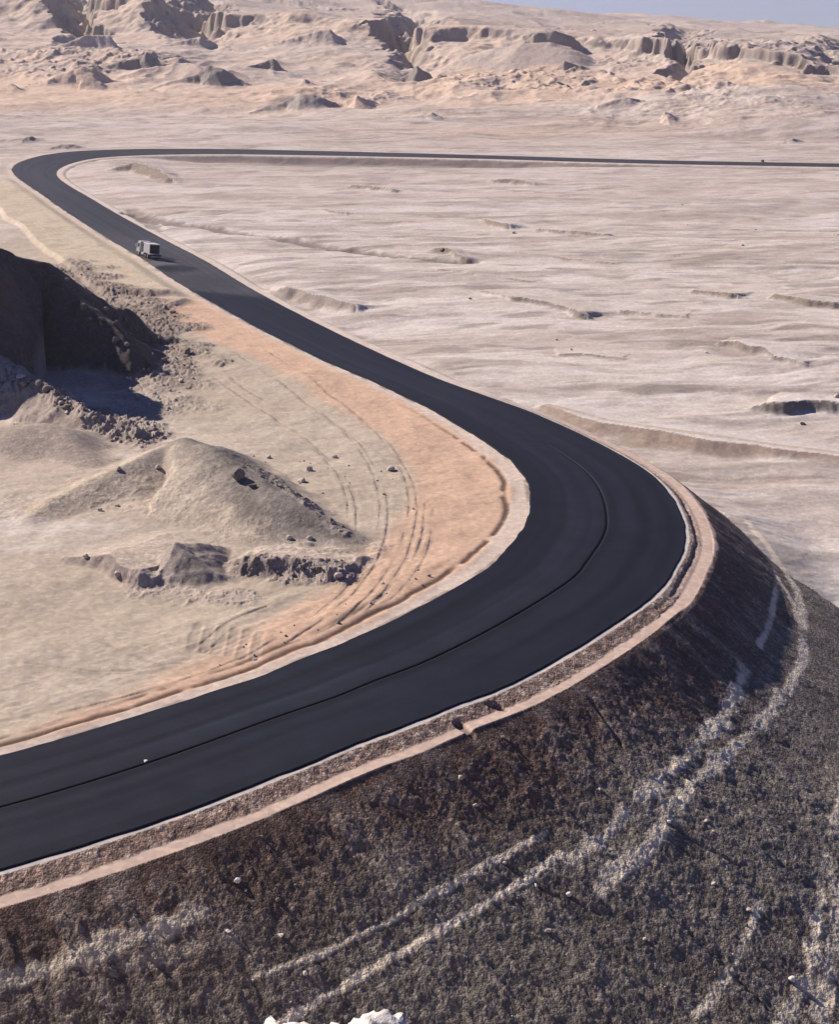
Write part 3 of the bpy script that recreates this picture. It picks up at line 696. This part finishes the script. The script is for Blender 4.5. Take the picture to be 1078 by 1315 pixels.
def grid_mesh(name, fm, mat):
    """the faces of the grid chosen by fm (NY-1 x NU-1) as one mesh"""
    r, c = np.nonzero(fm)
    if len(r) == 0: return None
    i = (r * NU + c).astype(np.int64)
    q = np.stack([i, i + 1, i + NU + 1, i + NU], 1)
    used = np.zeros(NY * NU, bool); used[q.ravel()] = True
    mp = np.cumsum(used) - 1
    q = mp[q].astype(np.int32); u = np.nonzero(used)[0]
    co = np.stack([GX.ravel()[u], GY.ravel()[u], GZ.ravel()[u]], 1).astype(F32)
    me = bpy.data.meshes.new(name)
    me.vertices.add(len(co)); me.vertices.foreach_set('co', co.ravel())
    me.loops.add(q.size); me.loops.foreach_set('vertex_index', q.ravel())
    me.polygons.add(len(q)); me.polygons.foreach_set('loop_start', np.arange(0, q.size, 4, dtype=np.int32))
    me.polygons.foreach_set('use_smooth', np.ones(len(q), bool))
    a = me.attributes.new('albedo', 'FLOAT_COLOR', 'POINT')
    rgba = np.ones((len(u), 4), F32); rgba[:, :3] = np.clip(GC.reshape(-1, 3)[u], .01, .8); rgba[:, 3] = GA.ravel()[u]; a.data.foreach_set('color', rgba.ravel())
    me.materials.append(mat); me.update(calc_edges=True)
    o = bpy.data.objects.new(name, me); COL.objects.link(o)
    return o
def tag(o, label=None, cat=None, group=None, kind=None):
    if label: o['label'] = label
    if cat: o['category'] = cat
    if group: o['group'] = group
    if kind: o['kind'] = kind
    return o

M_SAND = land_mat('desert_sand', [.35, 2.2], .4, .09, .12, [(3.2, .10)])
M_HILL = land_mat('far_rock', [.05, .35], .7, .12, 1.2)
M_FILL = land_mat('fill_gravel', [1.2, 7.0], .75, .2, .12, [(4.0, .34), (11, .32)])
M_HEAP = land_mat('spoil_soil', [.9, 4.5], .6, .14, .12, [(2.6, .13), (6, .12)])
fmk = HMARK[:-1, :-1]
def sel(k): return fmk == k
tag(grid_mesh('ground', sel(0), M_SAND), kind='structure')
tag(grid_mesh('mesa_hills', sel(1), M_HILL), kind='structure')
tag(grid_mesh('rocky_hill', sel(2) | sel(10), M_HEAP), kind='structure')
tag(grid_mesh('embankment', sel(9), M_FILL), kind='structure')
for k, l in ((3, 'small grey spoil heap at the left edge, below the rubble bank'), (4, 'largest pale spoil heap, its long crest running down right, a boulder on top'),
             (5, 'low spoil heap with dark hollow and small peak before the big heap'), (6, 'low crumbling bank of dark clods at the tail of the big heap')):
    o = grid_mesh('spoil_heap', sel(k), M_HEAP)
    if o: tag(o, l, 'dirt heap', 'spoil heaps inside the bend')

# ---------------------------------------------------------------- road surface
def road():
    m = bpy.data.materials.new('fresh_asphalt'); m.use_nodes = True; t = m.node_tree
    b = t.nodes['Principled BSDF']; b.inputs['Roughness'].default_value = .62; b.inputs['Specular IOR Level'].default_value = .08
    at = nd(t, 'ShaderNodeAttribute', attribute_name='albedo'); tc = nd(t, 'ShaderNodeTexCoord')
    n = nd(t, 'ShaderNodeTexNoise'); n.inputs['Scale'].default_value = 9; n.inputs['Detail'].default_value = 6; t.links.new(tc.outputs['Object'], n.inputs['Vector'])
    n2 = nd(t, 'ShaderNodeTexNoise'); n2.inputs['Scale'].default_value = .5; n2.inputs['Detail'].default_value = 4; t.links.new(tc.outputs['Object'], n2.inputs['Vector'])
    s = nd(t, 'ShaderNodeMath', operation='MULTIPLY'); t.links.new(n.outputs['Fac'], s.inputs[0]); t.links.new(n2.outputs['Fac'], s.inputs[1])
    r = nd(t, 'ShaderNodeMapRange'); r.inputs['From Min'].default_value = .1; r.inputs['From Max'].default_value = .42; r.inputs['To Min'].default_value = .75; r.inputs['To Max'].default_value = 1.25
    t.links.new(s.outputs[0], r.inputs['Value'])
    v = nd(t, 'ShaderNodeVectorMath', operation='SCALE'); t.links.new(at.outputs['Color'], v.inputs[0]); t.links.new(r.outputs['Result'], v.inputs['Scale']); t.links.new(v.outputs['Vector'], b.inputs['Base Color'])
    n3 = nd(t, 'ShaderNodeTexNoise'); n3.inputs['Scale'].default_value = 30; n3.inputs['Detail'].default_value = 3; t.links.new(tc.outputs['Object'], n3.inputs['Vector'])
    bp = nd(t, 'ShaderNodeBump'); bp.inputs['Strength'].default_value = .25; bp.inputs['Distance'].default_value = .02; t.links.new(n3.outputs['Fac'], bp.inputs['Height']); t.links.new(bp.outputs['Normal'], b.inputs['Normal'])
    hw = RW / 2
    S = np.linspace(0, NR - 1, 2600)
    P = np.stack([np.interp(S, _IDX, _P[:, k]) for k in range(3)], 1); B = np.interp(S, _IDX, _B)
    T = np.stack([np.interp(S, _IDX, _T[:, k]) for k in range(2)], 1); T /= np.linalg.norm(T, axis=1, keepdims=True)
    R = np.stack([T[:, 1], -T[:, 0]], 1)          # to the right of travel
    seam_d = 0.05
    ds = sorted(set([-hw - .12, -hw, -hw + .05] + list(np.linspace(-hw + .2, -.3, 18)) + [-.2, -.055, -.04, .04 + .045, .1, .2] + list(np.linspace(.35, hw - .25, 18)) + [hw - .05, hw, hw + .12]))
    ds = np.array(ds)
    V = np.empty((len(S), len(ds), 3)); C = np.empty((len(S), len(ds), 3))
    seam_on = sst(135, 118, P[:, 1]); ss = np.arange(len(S))
    lenS = np.interp(S, _IDX, np.concatenate([[0], np.cumsum(np.linalg.norm(np.diff(_P[:, :2], axis=0), axis=1))]))
    new = sst(219, 213, P[:, 1])                  # fresh mat on this side of the joint near the truck
    wobL = .10 * fbm(lenS, lenS * 0 + 3.3, 3, 4, 501) ; wobR = .05 * fbm(lenS, lenS * 0 + 7.7, 2.0, 3, 502)
    for j, d in enumerate(ds):
        dd = np.full(len(S), d)
        k = abs(d) / hw
        if k > .97: dd = dd + (wobL if d < 0 else wobR)
        z = P[:, 2] - B * dd + .035
        if abs(d) > hw + .05: z = z - .10 - .0005 * P[:, 1]
        if -.05 < d < .09: z = z - .055 * seam_on
        if d > .09: z = z + .012 * seam_on
        V[:, j, :2] = P[:, :2] + R * dd[:, None]; V[:, j, 2] = z
        base_c = np.array((.0112, .0119, .0182)) * 1.0
        ncross = float(vnoise(np.array([d * 1.7]), np.array([0.5]), 9)[0])
        lon = fbm(lenS * .02, lenS * 0 + d * 1.3, 1.0, 3, 510)
        f = 1 + .24 * ncross + .30 * lon
        wheel = math.exp(-((d + 1.9) / .5) ** 2) + .6 * math.exp(-((d + 3.9) / .5) ** 2)
        f = f + .6 * wheel * (0.6 + .7 * lon)
        c = base_c[None] * f[:, None]
        old = (np.array((.040, .039, .044)) + np.array((.022, .02, .017)) * sst(300, 262, P[:, 1])[:, None]) * (1 + .25 * lon + .1 * ncross)[:, None]
        mix = np.clip(new + .0, 0, 1)[:, None]
        c = old + (c - old) * mix
        if -.06 < d < .09: c = c * (1 - .65 * seam_on)[:, None]
        C[:, j] = c
    # dusty and dark patches behind the truck
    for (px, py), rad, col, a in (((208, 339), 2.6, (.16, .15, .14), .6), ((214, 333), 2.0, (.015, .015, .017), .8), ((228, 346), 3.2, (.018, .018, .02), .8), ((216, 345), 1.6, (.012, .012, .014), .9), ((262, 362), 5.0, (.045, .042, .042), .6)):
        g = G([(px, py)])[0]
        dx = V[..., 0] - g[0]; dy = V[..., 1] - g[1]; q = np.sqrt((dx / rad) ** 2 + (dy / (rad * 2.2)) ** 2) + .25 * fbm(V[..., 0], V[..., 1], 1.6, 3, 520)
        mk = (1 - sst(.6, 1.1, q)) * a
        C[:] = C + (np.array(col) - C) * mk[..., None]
    n0, n1 = V.shape[:2]
    i = (np.arange(n0 - 1)[:, None] * n1 + np.arange(n1 - 1)[None]).ravel()
    q = np.stack([i, i + 1, i + n1 + 1, i + n1], 1)
    q = q[:, ::-1]
    # upward facing
    a, b_, c_ = V.reshape(-1, 3)[q[0, 0]], V.reshape(-1, 3)[q[0, 1]], V.reshape(-1, 3)[q[0, 2]]
    if np.cross(b_ - a, c_ - a)[2] < 0: q = q[:, ::-1]
    me = bpy.data.meshes.new('road'); me.from_pydata(V.reshape(-1, 3).tolist(), [], q.tolist())
    at_ = me.attributes.new('albedo', 'FLOAT_COLOR', 'POINT'); rgba = np.ones((n0 * n1, 4), F32); rgba[:, :3] = np.clip(C.reshape(-1, 3), .004, .5); at_.data.foreach_set('color', rgba.ravel())
    me.polygons.foreach_set('use_smooth', np.ones(len(q), bool)); me.materials.append(m); me.update()
    o = bpy.data.objects.new('road', me); COL.objects.link(o); tag(o, kind='structure')
road()
# ---------------------------------------------------------------- helpers for objects
_lnU = None
def height(x, y):
    """height of the finished land at x, y"""
    x = np.atleast_1d(np.asarray(x, float)); y = np.atleast_1d(np.asarray(y, float))
    u = x / y
    c = np.clip(np.searchsorted(UC, u, 'right') - 1, 0, NU - 2); r = np.clip(np.searchsorted(YR, y, 'right') - 1, 0, NY - 2)
    tc = np.clip((u - UC[c]) / (UC[c + 1] - UC[c]), 0, 1); tr = np.clip((y - YR[r]) / (YR[r + 1] - YR[r]), 0, 1)
    a = GZ[r, c] * (1 - tc) + GZ[r, c + 1] * tc; b = GZ[r + 1, c] * (1 - tc) + GZ[r + 1, c + 1] * tc
    return a * (1 - tr) + b * tr
def on_land(px, row):
    """first point of the finished land along the line of sight to a picture point"""
    ts = np.exp(np.linspace(math.log(30), math.log(1400), 6000))
    X = (px - PW / 2) / F_PX; U = (PH / 2 - row) / F_PX
    d = np.array([X, CT + U * ST, -ST + U * CT]); q = ts[:, None] * d
    k = np.nonzero(q[:, 2] < height(q[:, 0], q[:, 1]))[0]
    k = k[0] if len(k) else len(ts) - 1
    p = q[k]; p[2] = float(height(p[0], p[1])[0])
    return p

def simple_mat(name, col, rough=.8, spec=.3, scale=6.0, var=.25, bump=.3, dist=.05, metal=0.0):
    m = bpy.data.materials.new(name); m.use_nodes = True; t = m.node_tree; b = t.nodes['Principled BSDF']
    b.inputs['Roughness'].default_value = rough; b.inputs['Specular IOR Level'].default_value = spec; b.inputs['Metallic'].default_value = metal
    tc = nd(t, 'ShaderNodeTexCoord'); n = nd(t, 'ShaderNodeTexNoise'); n.inputs['Scale'].default_value = scale; n.inputs['Detail'].default_value = 5
    t.links.new(tc.outputs['Object'], n.inputs['Vector'])
    r = nd(t, 'ShaderNodeMapRange'); r.inputs['From Min'].default_value = .3; r.inputs['From Max'].default_value = .7; r.inputs['To Min'].default_value = 1 - var; r.inputs['To Max'].default_value = 1 + var
    v = nd(t, 'ShaderNodeVectorMath', operation='SCALE'); v.inputs[0].default_value = col; t.links.new(n.outputs['Fac'], r.inputs['Value']); t.links.new(r.outputs['Result'], v.inputs['Scale']); t.links.new(v.outputs['Vector'], b.inputs['Base Color'])
    bp = nd(t, 'ShaderNodeBump'); bp.inputs['Strength'].default_value = bump; bp.inputs['Distance'].default_value = dist; t.links.new(n.outputs['Fac'], bp.inputs['Height']); t.links.new(bp.outputs['Normal'], b.inputs['Normal'])
    return m
R_BROWN = simple_mat('rubble_rock', (.23, .185, .155), .95, .1); R_PALE = simple_mat('pale_rock', (.50, .43, .36), .95, .1)
R_WHITE = simple_mat('white_stone', (.66, .62, .56), .9, .15); R_DARK = simple_mat('dark_rock', (.13, .105, .09), .95, .1)

def rock_mesh(seed, rough=.32, sub=3):
    """an angular stone about 1 m across, cut by random planes and roughened"""
    rg = random.Random(seed)
    bm = bmesh.new(); bmesh.ops.create_icosphere(bm, subdivisions=sub, radius=.55)
    pl = []
    for _ in range(11):
        n = Vector((rg.gauss(0, 1), rg.gauss(0, 1), rg.gauss(0, .8))).normalized(); pl.append((n, rg.uniform(.30, .47)))
    ox, oy = rg.uniform(0, 99), rg.uniform(0, 99)
    co = np.array([v.co for v in bm.verts]); nz = fbm(co[:, 0] + co[:, 2] * .7 + ox, co[:, 1] - co[:, 2] * .6 + oy, .45, 3, 71)
    for v, k in zip(bm.verts, nz):
        for n, h in pl:
            q = v.co.dot(n)
            if q > h: v.co -= n * (q - h) * .92
        v.co *= 1 + rough * .35 * float(k)
    me = bpy.data.meshes.new('rock'); bm.to_mesh(me); bm.free()
    for p in me.polygons: p.use_smooth = False
    return me
_RM = {}
def rock(name, p, size, mat, label, group=None, seed=0, flat=.75, sink=.25, cat='rock'):
    key = (seed % 9, mat.name)
    if key not in _RM:
        _RM[key] = rock_mesh(seed % 9 + 1); _RM[key].materials.append(mat)
    o = bpy.data.objects.new(name, _RM[key]); COL.objects.link(o)
    rg = random.Random(seed * 13 + 5)
    o.scale = (size * rg.uniform(.85, 1.3), size * rg.uniform(.8, 1.15), size * flat * rg.uniform(.85, 1.15))
    o.rotation_euler = (rg.uniform(-.2, .2), rg.uniform(-.2, .2), rg.uniform(0, 6.28))
    o.location = (p[0], p[1], p[2] + size * flat * (.5 - sink))
    return tag(o, label, cat, group)

# ---------------------------------------------------------------- stones one can point at
rock('boulder', on_land(306, 616), .95, R_BROWN, 'round brown boulder perched on the crest of the largest spoil heap', seed=3, flat=.9, sink=.15)
rock('boulder', on_land(324, 626), .55, R_DARK, 'smaller dark boulder just right of the crest boulder on the big heap', seed=4)
for k, (px, py, s, m, l) in enumerate([
    (305, 1133, .30, R_WHITE, 'white stone alone high on the dark fill slope, nearest under the roadside sand strip'),
    (293, 1198, .20, R_WHITE, 'small white stone below the lone high white stone, left of two at one height'),
    (361, 1203, .20, R_WHITE, 'small white stone on the fill slope just above the upper pale gravel line'),
    (392, 1251, .22, R_WHITE, 'white stone lying between the two long pale gravel lines'),
    (860, 1057, .26, R_WHITE, 'white stone at the head of the longest dark rill, beside the broad gravel trail'),
    (648, 1110, .20, R_PALE, 'pale stone at a short rill between the two pale gravel lines near their right ends'),
    (689, 1139, .24, R_WHITE, 'white stone resting on the right end of the lower pale gravel line'),
    (731, 1150, .26, R_WHITE, 'white stone right of the gravel line ends, with a rill running from it'),
    (1018, 1259, .32, R_WHITE, 'white stone low on the slope between the short gravel streak and the edge trail'),
    (592, 1001, .34, R_PALE, 'pale stone high on the slope below the dark notch in the sand strip'),
    (611, 1036, .26, R_PALE, 'pale stone just under the one below the dark notch'),
    (962, 1170, .24, R_PALE, 'pale stone at the top of the short gravel streak'),
    (1022, 645, .0, R_PALE, '')]):
    if s: rock('stone', on_land(px, py), s, m, l, 'loose stones on the fill slope', seed=20 + k, sink=.2, cat='stone')
g = G([(187, 980)])[0]
rock('stone', (g[0], g[1], float(zc(near_road(g[0], g[1])[1])[0]) + .02), .17, R_WHITE, 'small white stone on the asphalt beside the centre joint', seed=40, sink=.1, cat='stone')
for k, (px, py, s, l) in enumerate([
    (152, 603, .45, 'pale rock on the left shoulder of the big spoil heap, leftmost in its row'), (203, 602, .5, 'pale rock near the peak of the big spoil heap'),
    (128, 656, .42, 'pale rock alone low on the left flank of the big heap'), (150, 650, .36, 'pale rock upslope beside the lone low one on the heap'),
    (372, 692, .5, 'pale rock at the foot of the big heap, left of a pair'), (398, 693, .42, 'pale rock at the foot of the big heap, right of a pair'),
    (151, 740, .5, 'pale rock in front of the dark hollow of the low heap'), (110, 716, .4, 'pale rock at the left end of the low heap'),
    (502, 604, .75, 'flat pale rock by the curved wheel tracks, nearest the orange sand'), (398, 604, .55, 'pale rock behind the tail of the big heap, paired with a flatter one'),
    (388, 619, .6, 'flat pale rock nearest behind the tail of the big heap'), (345, 588, .42, 'pale rock on the open sand behind the crest boulder'),
    (430, 588, .42, 'pale rock at the back end of the wheel tracks'), (435, 742, .55, 'pale rock at the right end of the dark clod bank')]):
    rock('rock', on_land(px, py), s, R_PALE, l, 'pale rocks inside the bend', seed=50 + k, sink=.25)

# broken rock of the rubble strip and the bank below it: each lump its own object
rg = random.Random(11)
def scatter(n, poly, smin, smax, mats, label, group, seed):
    """n rocks over a picture quadrilateral (four corners)"""
    a, b, c, d = [np.array(p, float) for p in poly]
    for k in range(n):
        u, v = rg.random(), rg.random()
        p = (a * (1 - u) + b * u) * (1 - v) + (d * (1 - u) + c * u) * v
        q = on_land(*p); s = smin * (smax / smin) ** (rg.random() ** 2.2)
        rock('rock', q, s, rg.choice(mats), label, group, seed=seed + k, flat=rg.uniform(.6, .9), sink=rg.uniform(.15, .4))
scatter(50, [(70, 340), (235, 400), (250, 490), (110, 420)], .3, .9, [R_BROWN, R_BROWN, R_PALE, R_DARK], 'broken grey-brown rock in the rubble strip beside the shaded hill', 'rocks of the rubble strip', 100)
scatter(24, [(140, 470), (245, 480), (230, 530), (180, 545)], .25, .8, [R_BROWN, R_PALE, R_PALE], 'small broken rock at the sunlit lower end of the rubble strip', 'rocks at the lower end of the rubble', 200)
scatter(28, [(0, 470), (60, 500), (165, 552), (100, 556)], .3, .95, [R_BROWN, R_BROWN, R_PALE], 'broken rock along the crest of the low rubble bank before the hill', 'rocks on the low rubble bank', 300)
scatter(20, [(300, 580), (520, 590), (545, 690), (420, 640)], .12, .34, [R_PALE, R_BROWN], 'small clod on the wheel-tracked sand inside the bend', 'clods on the tracked sand', 400)
scatter(22, [(260, 850), (560, 720), (575, 740), (300, 862)], .10, .3, [R_PALE, R_BROWN, R_BROWN], 'small clod on the churned sand along the inner road edge', 'clods along the inner road edge', 500)
scatter(14, [(300, 716), (440, 728), (440, 745), (310, 742)], .2, .6, [R_BROWN, R_DARK], 'dark clod of the crumbling bank at the tail of the big heap', 'clods of the dark bank', 600)
scatter(12, [(640, 225), (1078, 260), (1078, 560), (560, 420)], .3, .8, [R_BROWN, R_PALE], 'small rock scattered on the streaked gravel plain', 'rocks on the gravel plain', 700)
scatter(36, [(0, 1180), (700, 920), (760, 1000), (0, 1310)], .07, .26, [R_BROWN, R_BROWN, R_PALE, R_DARK], 'loose stone on the upper dark fill slope below the sand strip', 'stones of the upper fill slope', 1000)
scatter(40, [(250, 1300), (900, 920), (1060, 1000), (1000, 1310)], .07, .28, [R_BROWN, R_PALE, R_PALE, R_DARK], 'loose stone on the lower grey fill slope among the pale gravel streaks', 'stones of the lower fill slope', 1100)
g = on_land(980, 208)
rock('boulder', g, 1.1, R_DARK, 'dark boulder by the far straight road at the right', seed=901, flat=.6, sink=.1)
rock('boulder', on_land(568, 322), .9, R_BROWN, 'dark boulder at the head of a ledge in the middle of the plain', seed=902, flat=.7)

# pale ledge of rock at the photographer's feet
def ledge_rock():
    bm = bmesh.new(); bmesh.ops.create_cube(bm, size=1.0)
    bmesh.ops.subdivide_edges(bm, edges=bm.edges[:], cuts=24, use_grid_fill=True)
    co = np.array([v.co for v in bm.verts])
    a = fbm(co[:, 0] * 1.6 + co[:, 2], co[:, 1] + co[:, 2] * .5, .5, 5, 77, .55); b = fbm(co[:, 0] * 2 - co[:, 2], co[:, 1] * 2 + 3, .13, 3, 78)
    for v, k, l in zip(bm.verts, a, b):
        n = v.co.normalized(); v.co += n * (.10 * float(k) + .035 * float(l)) - n * .22 * max(v.co.length - .6, 0)
    me = bpy.data.meshes.new('limestone_rock'); bm.to_mesh(me); bm.free()
    for q in me.polygons: q.use_smooth = True
    me.materials.append(simple_mat('white_limestone', (.66, .61, .56), .9, .1, 14, .2, .8, .02))
    o = bpy.data.objects.new('limestone_rock', me); COL.objects.link(o)
    p = W2(416, 4.4, 1306); zt = p[2]; zb = float(height(p[0], p[1])[0])
    top = max(v.co.z for v in me.vertices); o.scale = (.56, .5, (zt - zb) * 1.15); o.location = (p[0], p[1] + .05, zt - o.scale.z * top - .075); o.rotation_euler = (0, .02, .1)
    tag(o, 'rugged white limestone rock at the very bottom edge, nearest the viewer', 'rock')
ledge_rock()

# ---------------------------------------------------------------- the truck on the far stretch
def truck():
    g = G([(191, 331)])[0]
    D, I = near_road(g[0], g[1]); i = int(I[0])
    t = Vector((_T[i][0], _T[i][1], 0)); z = float(zc(I)[0]) - float(bankat(I)[0]) * float(D[0]) + .035
    r = bpy.data.objects.new('work_truck', None); COL.objects.link(r)
    r.location = (g[0], g[1], z); r.rotation_euler = (math.atan(-float(bankat(I)[0])) * 0, 0, math.atan2(-t.x, t.y))
    r['roll'] = 0; del r['roll']
    r.rotation_euler = (0, math.atan(float(bankat(I)[0])), math.atan2(-t.x, t.y) + math.radians(11))
    tag(r, 'pale work truck with white box roof and dark open rear on the far asphalt', 'truck')
    white = simple_mat('white_paint', (.62, .60, .57), .45, .5, 2, .06, .05, .01); grey = simple_mat('grey_paint', (.36, .34, .33), .5, .4, 3, .12, .05, .01)
    black = simple_mat('chassis_and_shade_black', (.02, .02, .022), .8, .2, 3, .2, .05, .01); rub = simple_mat('rubber', (.025, .025, .025), .9, .2, 8, .2, .2, .01); glass = simple_mat('dark_glass', (.03, .035, .045), .08, .6, 1, .05, .0, .01)
    steel = simple_mat('worn_steel', (.40, .39, .37), .5, .5, 5, .2, .1, .01)
    def boxes(bm, lst, bev=.03):
        for (x0, x1, y0, y1, z0, z1) in lst:
            q = bmesh.ops.create_cube(bm, size=1.0); vs = q['verts']
            bmesh.ops.scale(bm, vec=(x1 - x0, y1 - y0, z1 - z0), verts=vs); bmesh.ops.translate(bm, vec=((x0 + x1) / 2, (y0 + y1) / 2, (z0 + z1) / 2), verts=vs)
            if bev: 
                es = list({e for v in vs for e in v.link_edges}); bmesh.ops.bevel(bm, geom=es, offset=bev, segments=2, affect='EDGES', profile=.6)
    def part(name, lst, m, parent=r, bev=.03):
        bm = bmesh.new(); boxes(bm, lst, bev)
        me = bpy.data.meshes.new(name); bm.to_mesh(me); bm.free(); me.materials.append(m)
        o = bpy.data.objects.new(name, me); COL.objects.link(o); o.parent = parent; return o
    part('chassis', [(-.45, -.3, -3.6, 3.4, .62, .86), (.3, .45, -3.6, 3.4, .62, .86), (-.3, .3, -3.3, -3.1, .64, .84), (-.3, .3, 0, .2, .64, .84), (-.3, .3, 2.9, 3.1, .64, .84)], black)
    # cab: a profile with a raked windscreen, extruded sideways
    bm = bmesh.new()
    prof = [(1.75, .75), (3.55, .75), (3.62, 1.05), (3.60, 1.75), (3.22, 2.72), (3.0, 2.84), (1.85, 2.84), (1.75, 2.72)]
    L_ = [bm.verts.new((-1.15 + (.06 if z > 1.8 else 0), y, z)) for y, z in prof]; R_ = [bm.verts.new((1.15 - (.06 if z > 1.8 else 0), y, z)) for y, z in prof]
    bm.faces.new(L_); bm.faces.new(R_[::-1]); n = len(prof)
    for k in range(n): bm.faces.new((L_[k], R_[k], R_[(k + 1) % n], L_[(k + 1) % n]))
    bmesh.ops.recalc_face_normals(bm, faces=bm.faces[:]); bmesh.ops.bevel(bm, geom=bm.edges[:], offset=.05, segments=2, affect='EDGES')
    me = bpy.data.meshes.new('cab'); bm.to_mesh(me); bm.free(); me.materials.append(grey); cab = bpy.data.objects.new('cab', me); COL.objects.link(cab); cab.parent = r
    part('roof_panel', [(-1.0, 1.0, 1.85, 3.0, 2.845, 2.93)], white, cab)
    for s in (-1, 1):
        x = s * 1.13
        part('side_window', [(min(x, x + s * .02), max(x, x + s * .02), 2.05, 3.05, 1.8, 2.5)], glass, cab, .005)
        part('door', [(min(s * 1.155, s * 1.18), max(s * 1.155, s * 1.18), 2.0, 3.2, .85, 1.72)], grey, cab, .008)
        part('mirror', [(min(s * 1.2, s * 1.5), max(s * 1.2, s * 1.5), 3.38, 3.45, 1.75, 2.25)], white, cab, .02)
        part('headlight', [(min(s * .65, s * 1.0), max(s * .65, s * 1.0), 3.6, 3.66, .92, 1.1)], white, r, .01)
        part('tail_light', [(min(s * .85, s * 1.05), max(s * .85, s * 1.05), -3.67, -3.61, .75, .9)], simple_mat('red_lens', (.35, .02, .015), .3, .5), r, .01)
    part('rear_window', [(-.7, .7, 1.70, 1.745, 1.95, 2.5)], glass, cab, .005)
    body = part('box_body', [(-1.05, -.95, -2.5, .35, 1.05, 2.75), (.95, 1.05, -2.5, .35, 1.05, 2.75), (-.95, .95, .25, .35, 1.05, 2.75), (-1.05, 1.05, -2.5, .35, .92, 1.045)], grey, r, .015)
    part('box_roof', [(-1.12, 1.12, -2.62, .42, 2.755, 2.9)], white, body)
    part('interior_shade', [(-.945, .945, -2.3, -2.22, 1.05, 2.74)], black, body, .0)  # black panel added where the open box is only in shade
    part('rear_frame', [(-1.07, -.94, -2.6, -2.505, 1.0, 2.75), (.94, 1.07, -2.6, -2.505, 1.0, 2.75)], steel, body, .01)
    part('rear_deck', [(-1.45, 1.75, -3.6, -2.62, .93, 1.03)], steel, r, .02)
    part('bumper', [(-1.15, 1.15, -3.72, -3.62, .45, .62)], steel, r, .02)
    part('front_bumper', [(-1.15, 1.15, 3.66, 3.8, .48, .78)], steel, r, .03)
    part('fuel_tank', [(-1.1, -.5, .2, 1.3, .5, .88)], steel, r, .06)
    part('mud_flap', [(-1.15, -.7, -3.05, -3.0, .22, .85), (.7, 1.15, -3.05, -3.0, .22, .85)], rub, r, .004)
    r.scale = (.84, .84, .8)
    for (x, y, w) in ((-1.0, 2.55, .28), (1.0, 2.55, .28), (-.92, -1.9, .5), (.92, -1.9, .5), (-.92, -.75, .5), (.92, -.75, .5)):
        bm = bmesh.new(); N = 28
        pr_ = [(.30, -.5), (.46, -.5), (.50, -.38), (.51, 0), (.50, .38), (.46, .5), (.30, .5)]
        rings = [[bm.verts.new((x + q[1] * w, y + q[0] * math.cos(a * 2 * math.pi / N), .51 + q[0] * math.sin(a * 2 * math.pi / N))) for a in range(N)] for q in pr_]
        for k in range(len(rings)):
            k2 = (k + 1) % len(rings)
            for a in range(N): bm.faces.new((rings[k][a], rings[k][(a + 1) % N], rings[k2][(a + 1) % N], rings[k2][a]))
        bmesh.ops.recalc_face_normals(bm, faces=bm.faces[:])
        me = bpy.data.meshes.new('wheel'); bm.to_mesh(me); bm.free(); me.materials.append(rub); wh = bpy.data.objects.new('wheel', me); COL.objects.link(wh); wh.parent = r
        bm = bmesh.new()
        mt = Matrix.Translation((x, y, .51)) @ Matrix.Rotation(math.pi / 2, 4, 'Y')
        bmesh.ops.create_cone(bm, cap_ends=True, segments=20, radius1=.298, radius2=.298, depth=w * .7, matrix=mt)
        sx = 1 if x > 0 else -1
        bmesh.ops.create_cone(bm, cap_ends=True, segments=14, radius1=.12, radius2=.09, depth=.1, matrix=Matrix.Translation((x + sx * (w * .35 + .04), y, .51)) @ Matrix.Rotation(sx * math.pi / 2, 4, 'Y'))
        me = bpy.data.meshes.new('rim'); bm.to_mesh(me); bm.free(); me.materials.append(steel); o = bpy.data.objects.new('rim', me); COL.objects.link(o); o.parent = wh
truck()

# ---------------------------------------------------------------- the dry dusty air over the valley
def haze():
    bm = bmesh.new(); bmesh.ops.create_cube(bm, size=1.0)
    lo, hi = float(GZ.min()) - 1.0, max(float(GZ.max()), 0.0) + 6.0
    bmesh.ops.scale(bm, vec=(12400, 8600, hi - lo), verts=bm.verts[:]); bmesh.ops.translate(bm, vec=(0, 2400, (hi + lo) / 2), verts=bm.verts[:])
    me = bpy.data.meshes.new('haze'); bm.to_mesh(me); bm.free()
    m = bpy.data.materials.new('dusty_air'); m.use_nodes = True; t = m.node_tree
    for n in list(t.nodes):
        if n.type == 'BSDF_PRINCIPLED': t.nodes.remove(n)
    v = nd(t, 'ShaderNodeVolumePrincipled'); v.inputs['Color'].default_value = (.92, .88, .90, 1); v.inputs['Density'].default_value = 1.15e-4; v.inputs['Anisotropy'].default_value = .2
    t.links.new(v.outputs['Volume'], t.nodes['Material Output'].inputs['Volume'])
    me.materials.append(m)
    o = bpy.data.objects.new('haze', me); COL.objects.link(o); tag(o, kind='stuff')
haze()
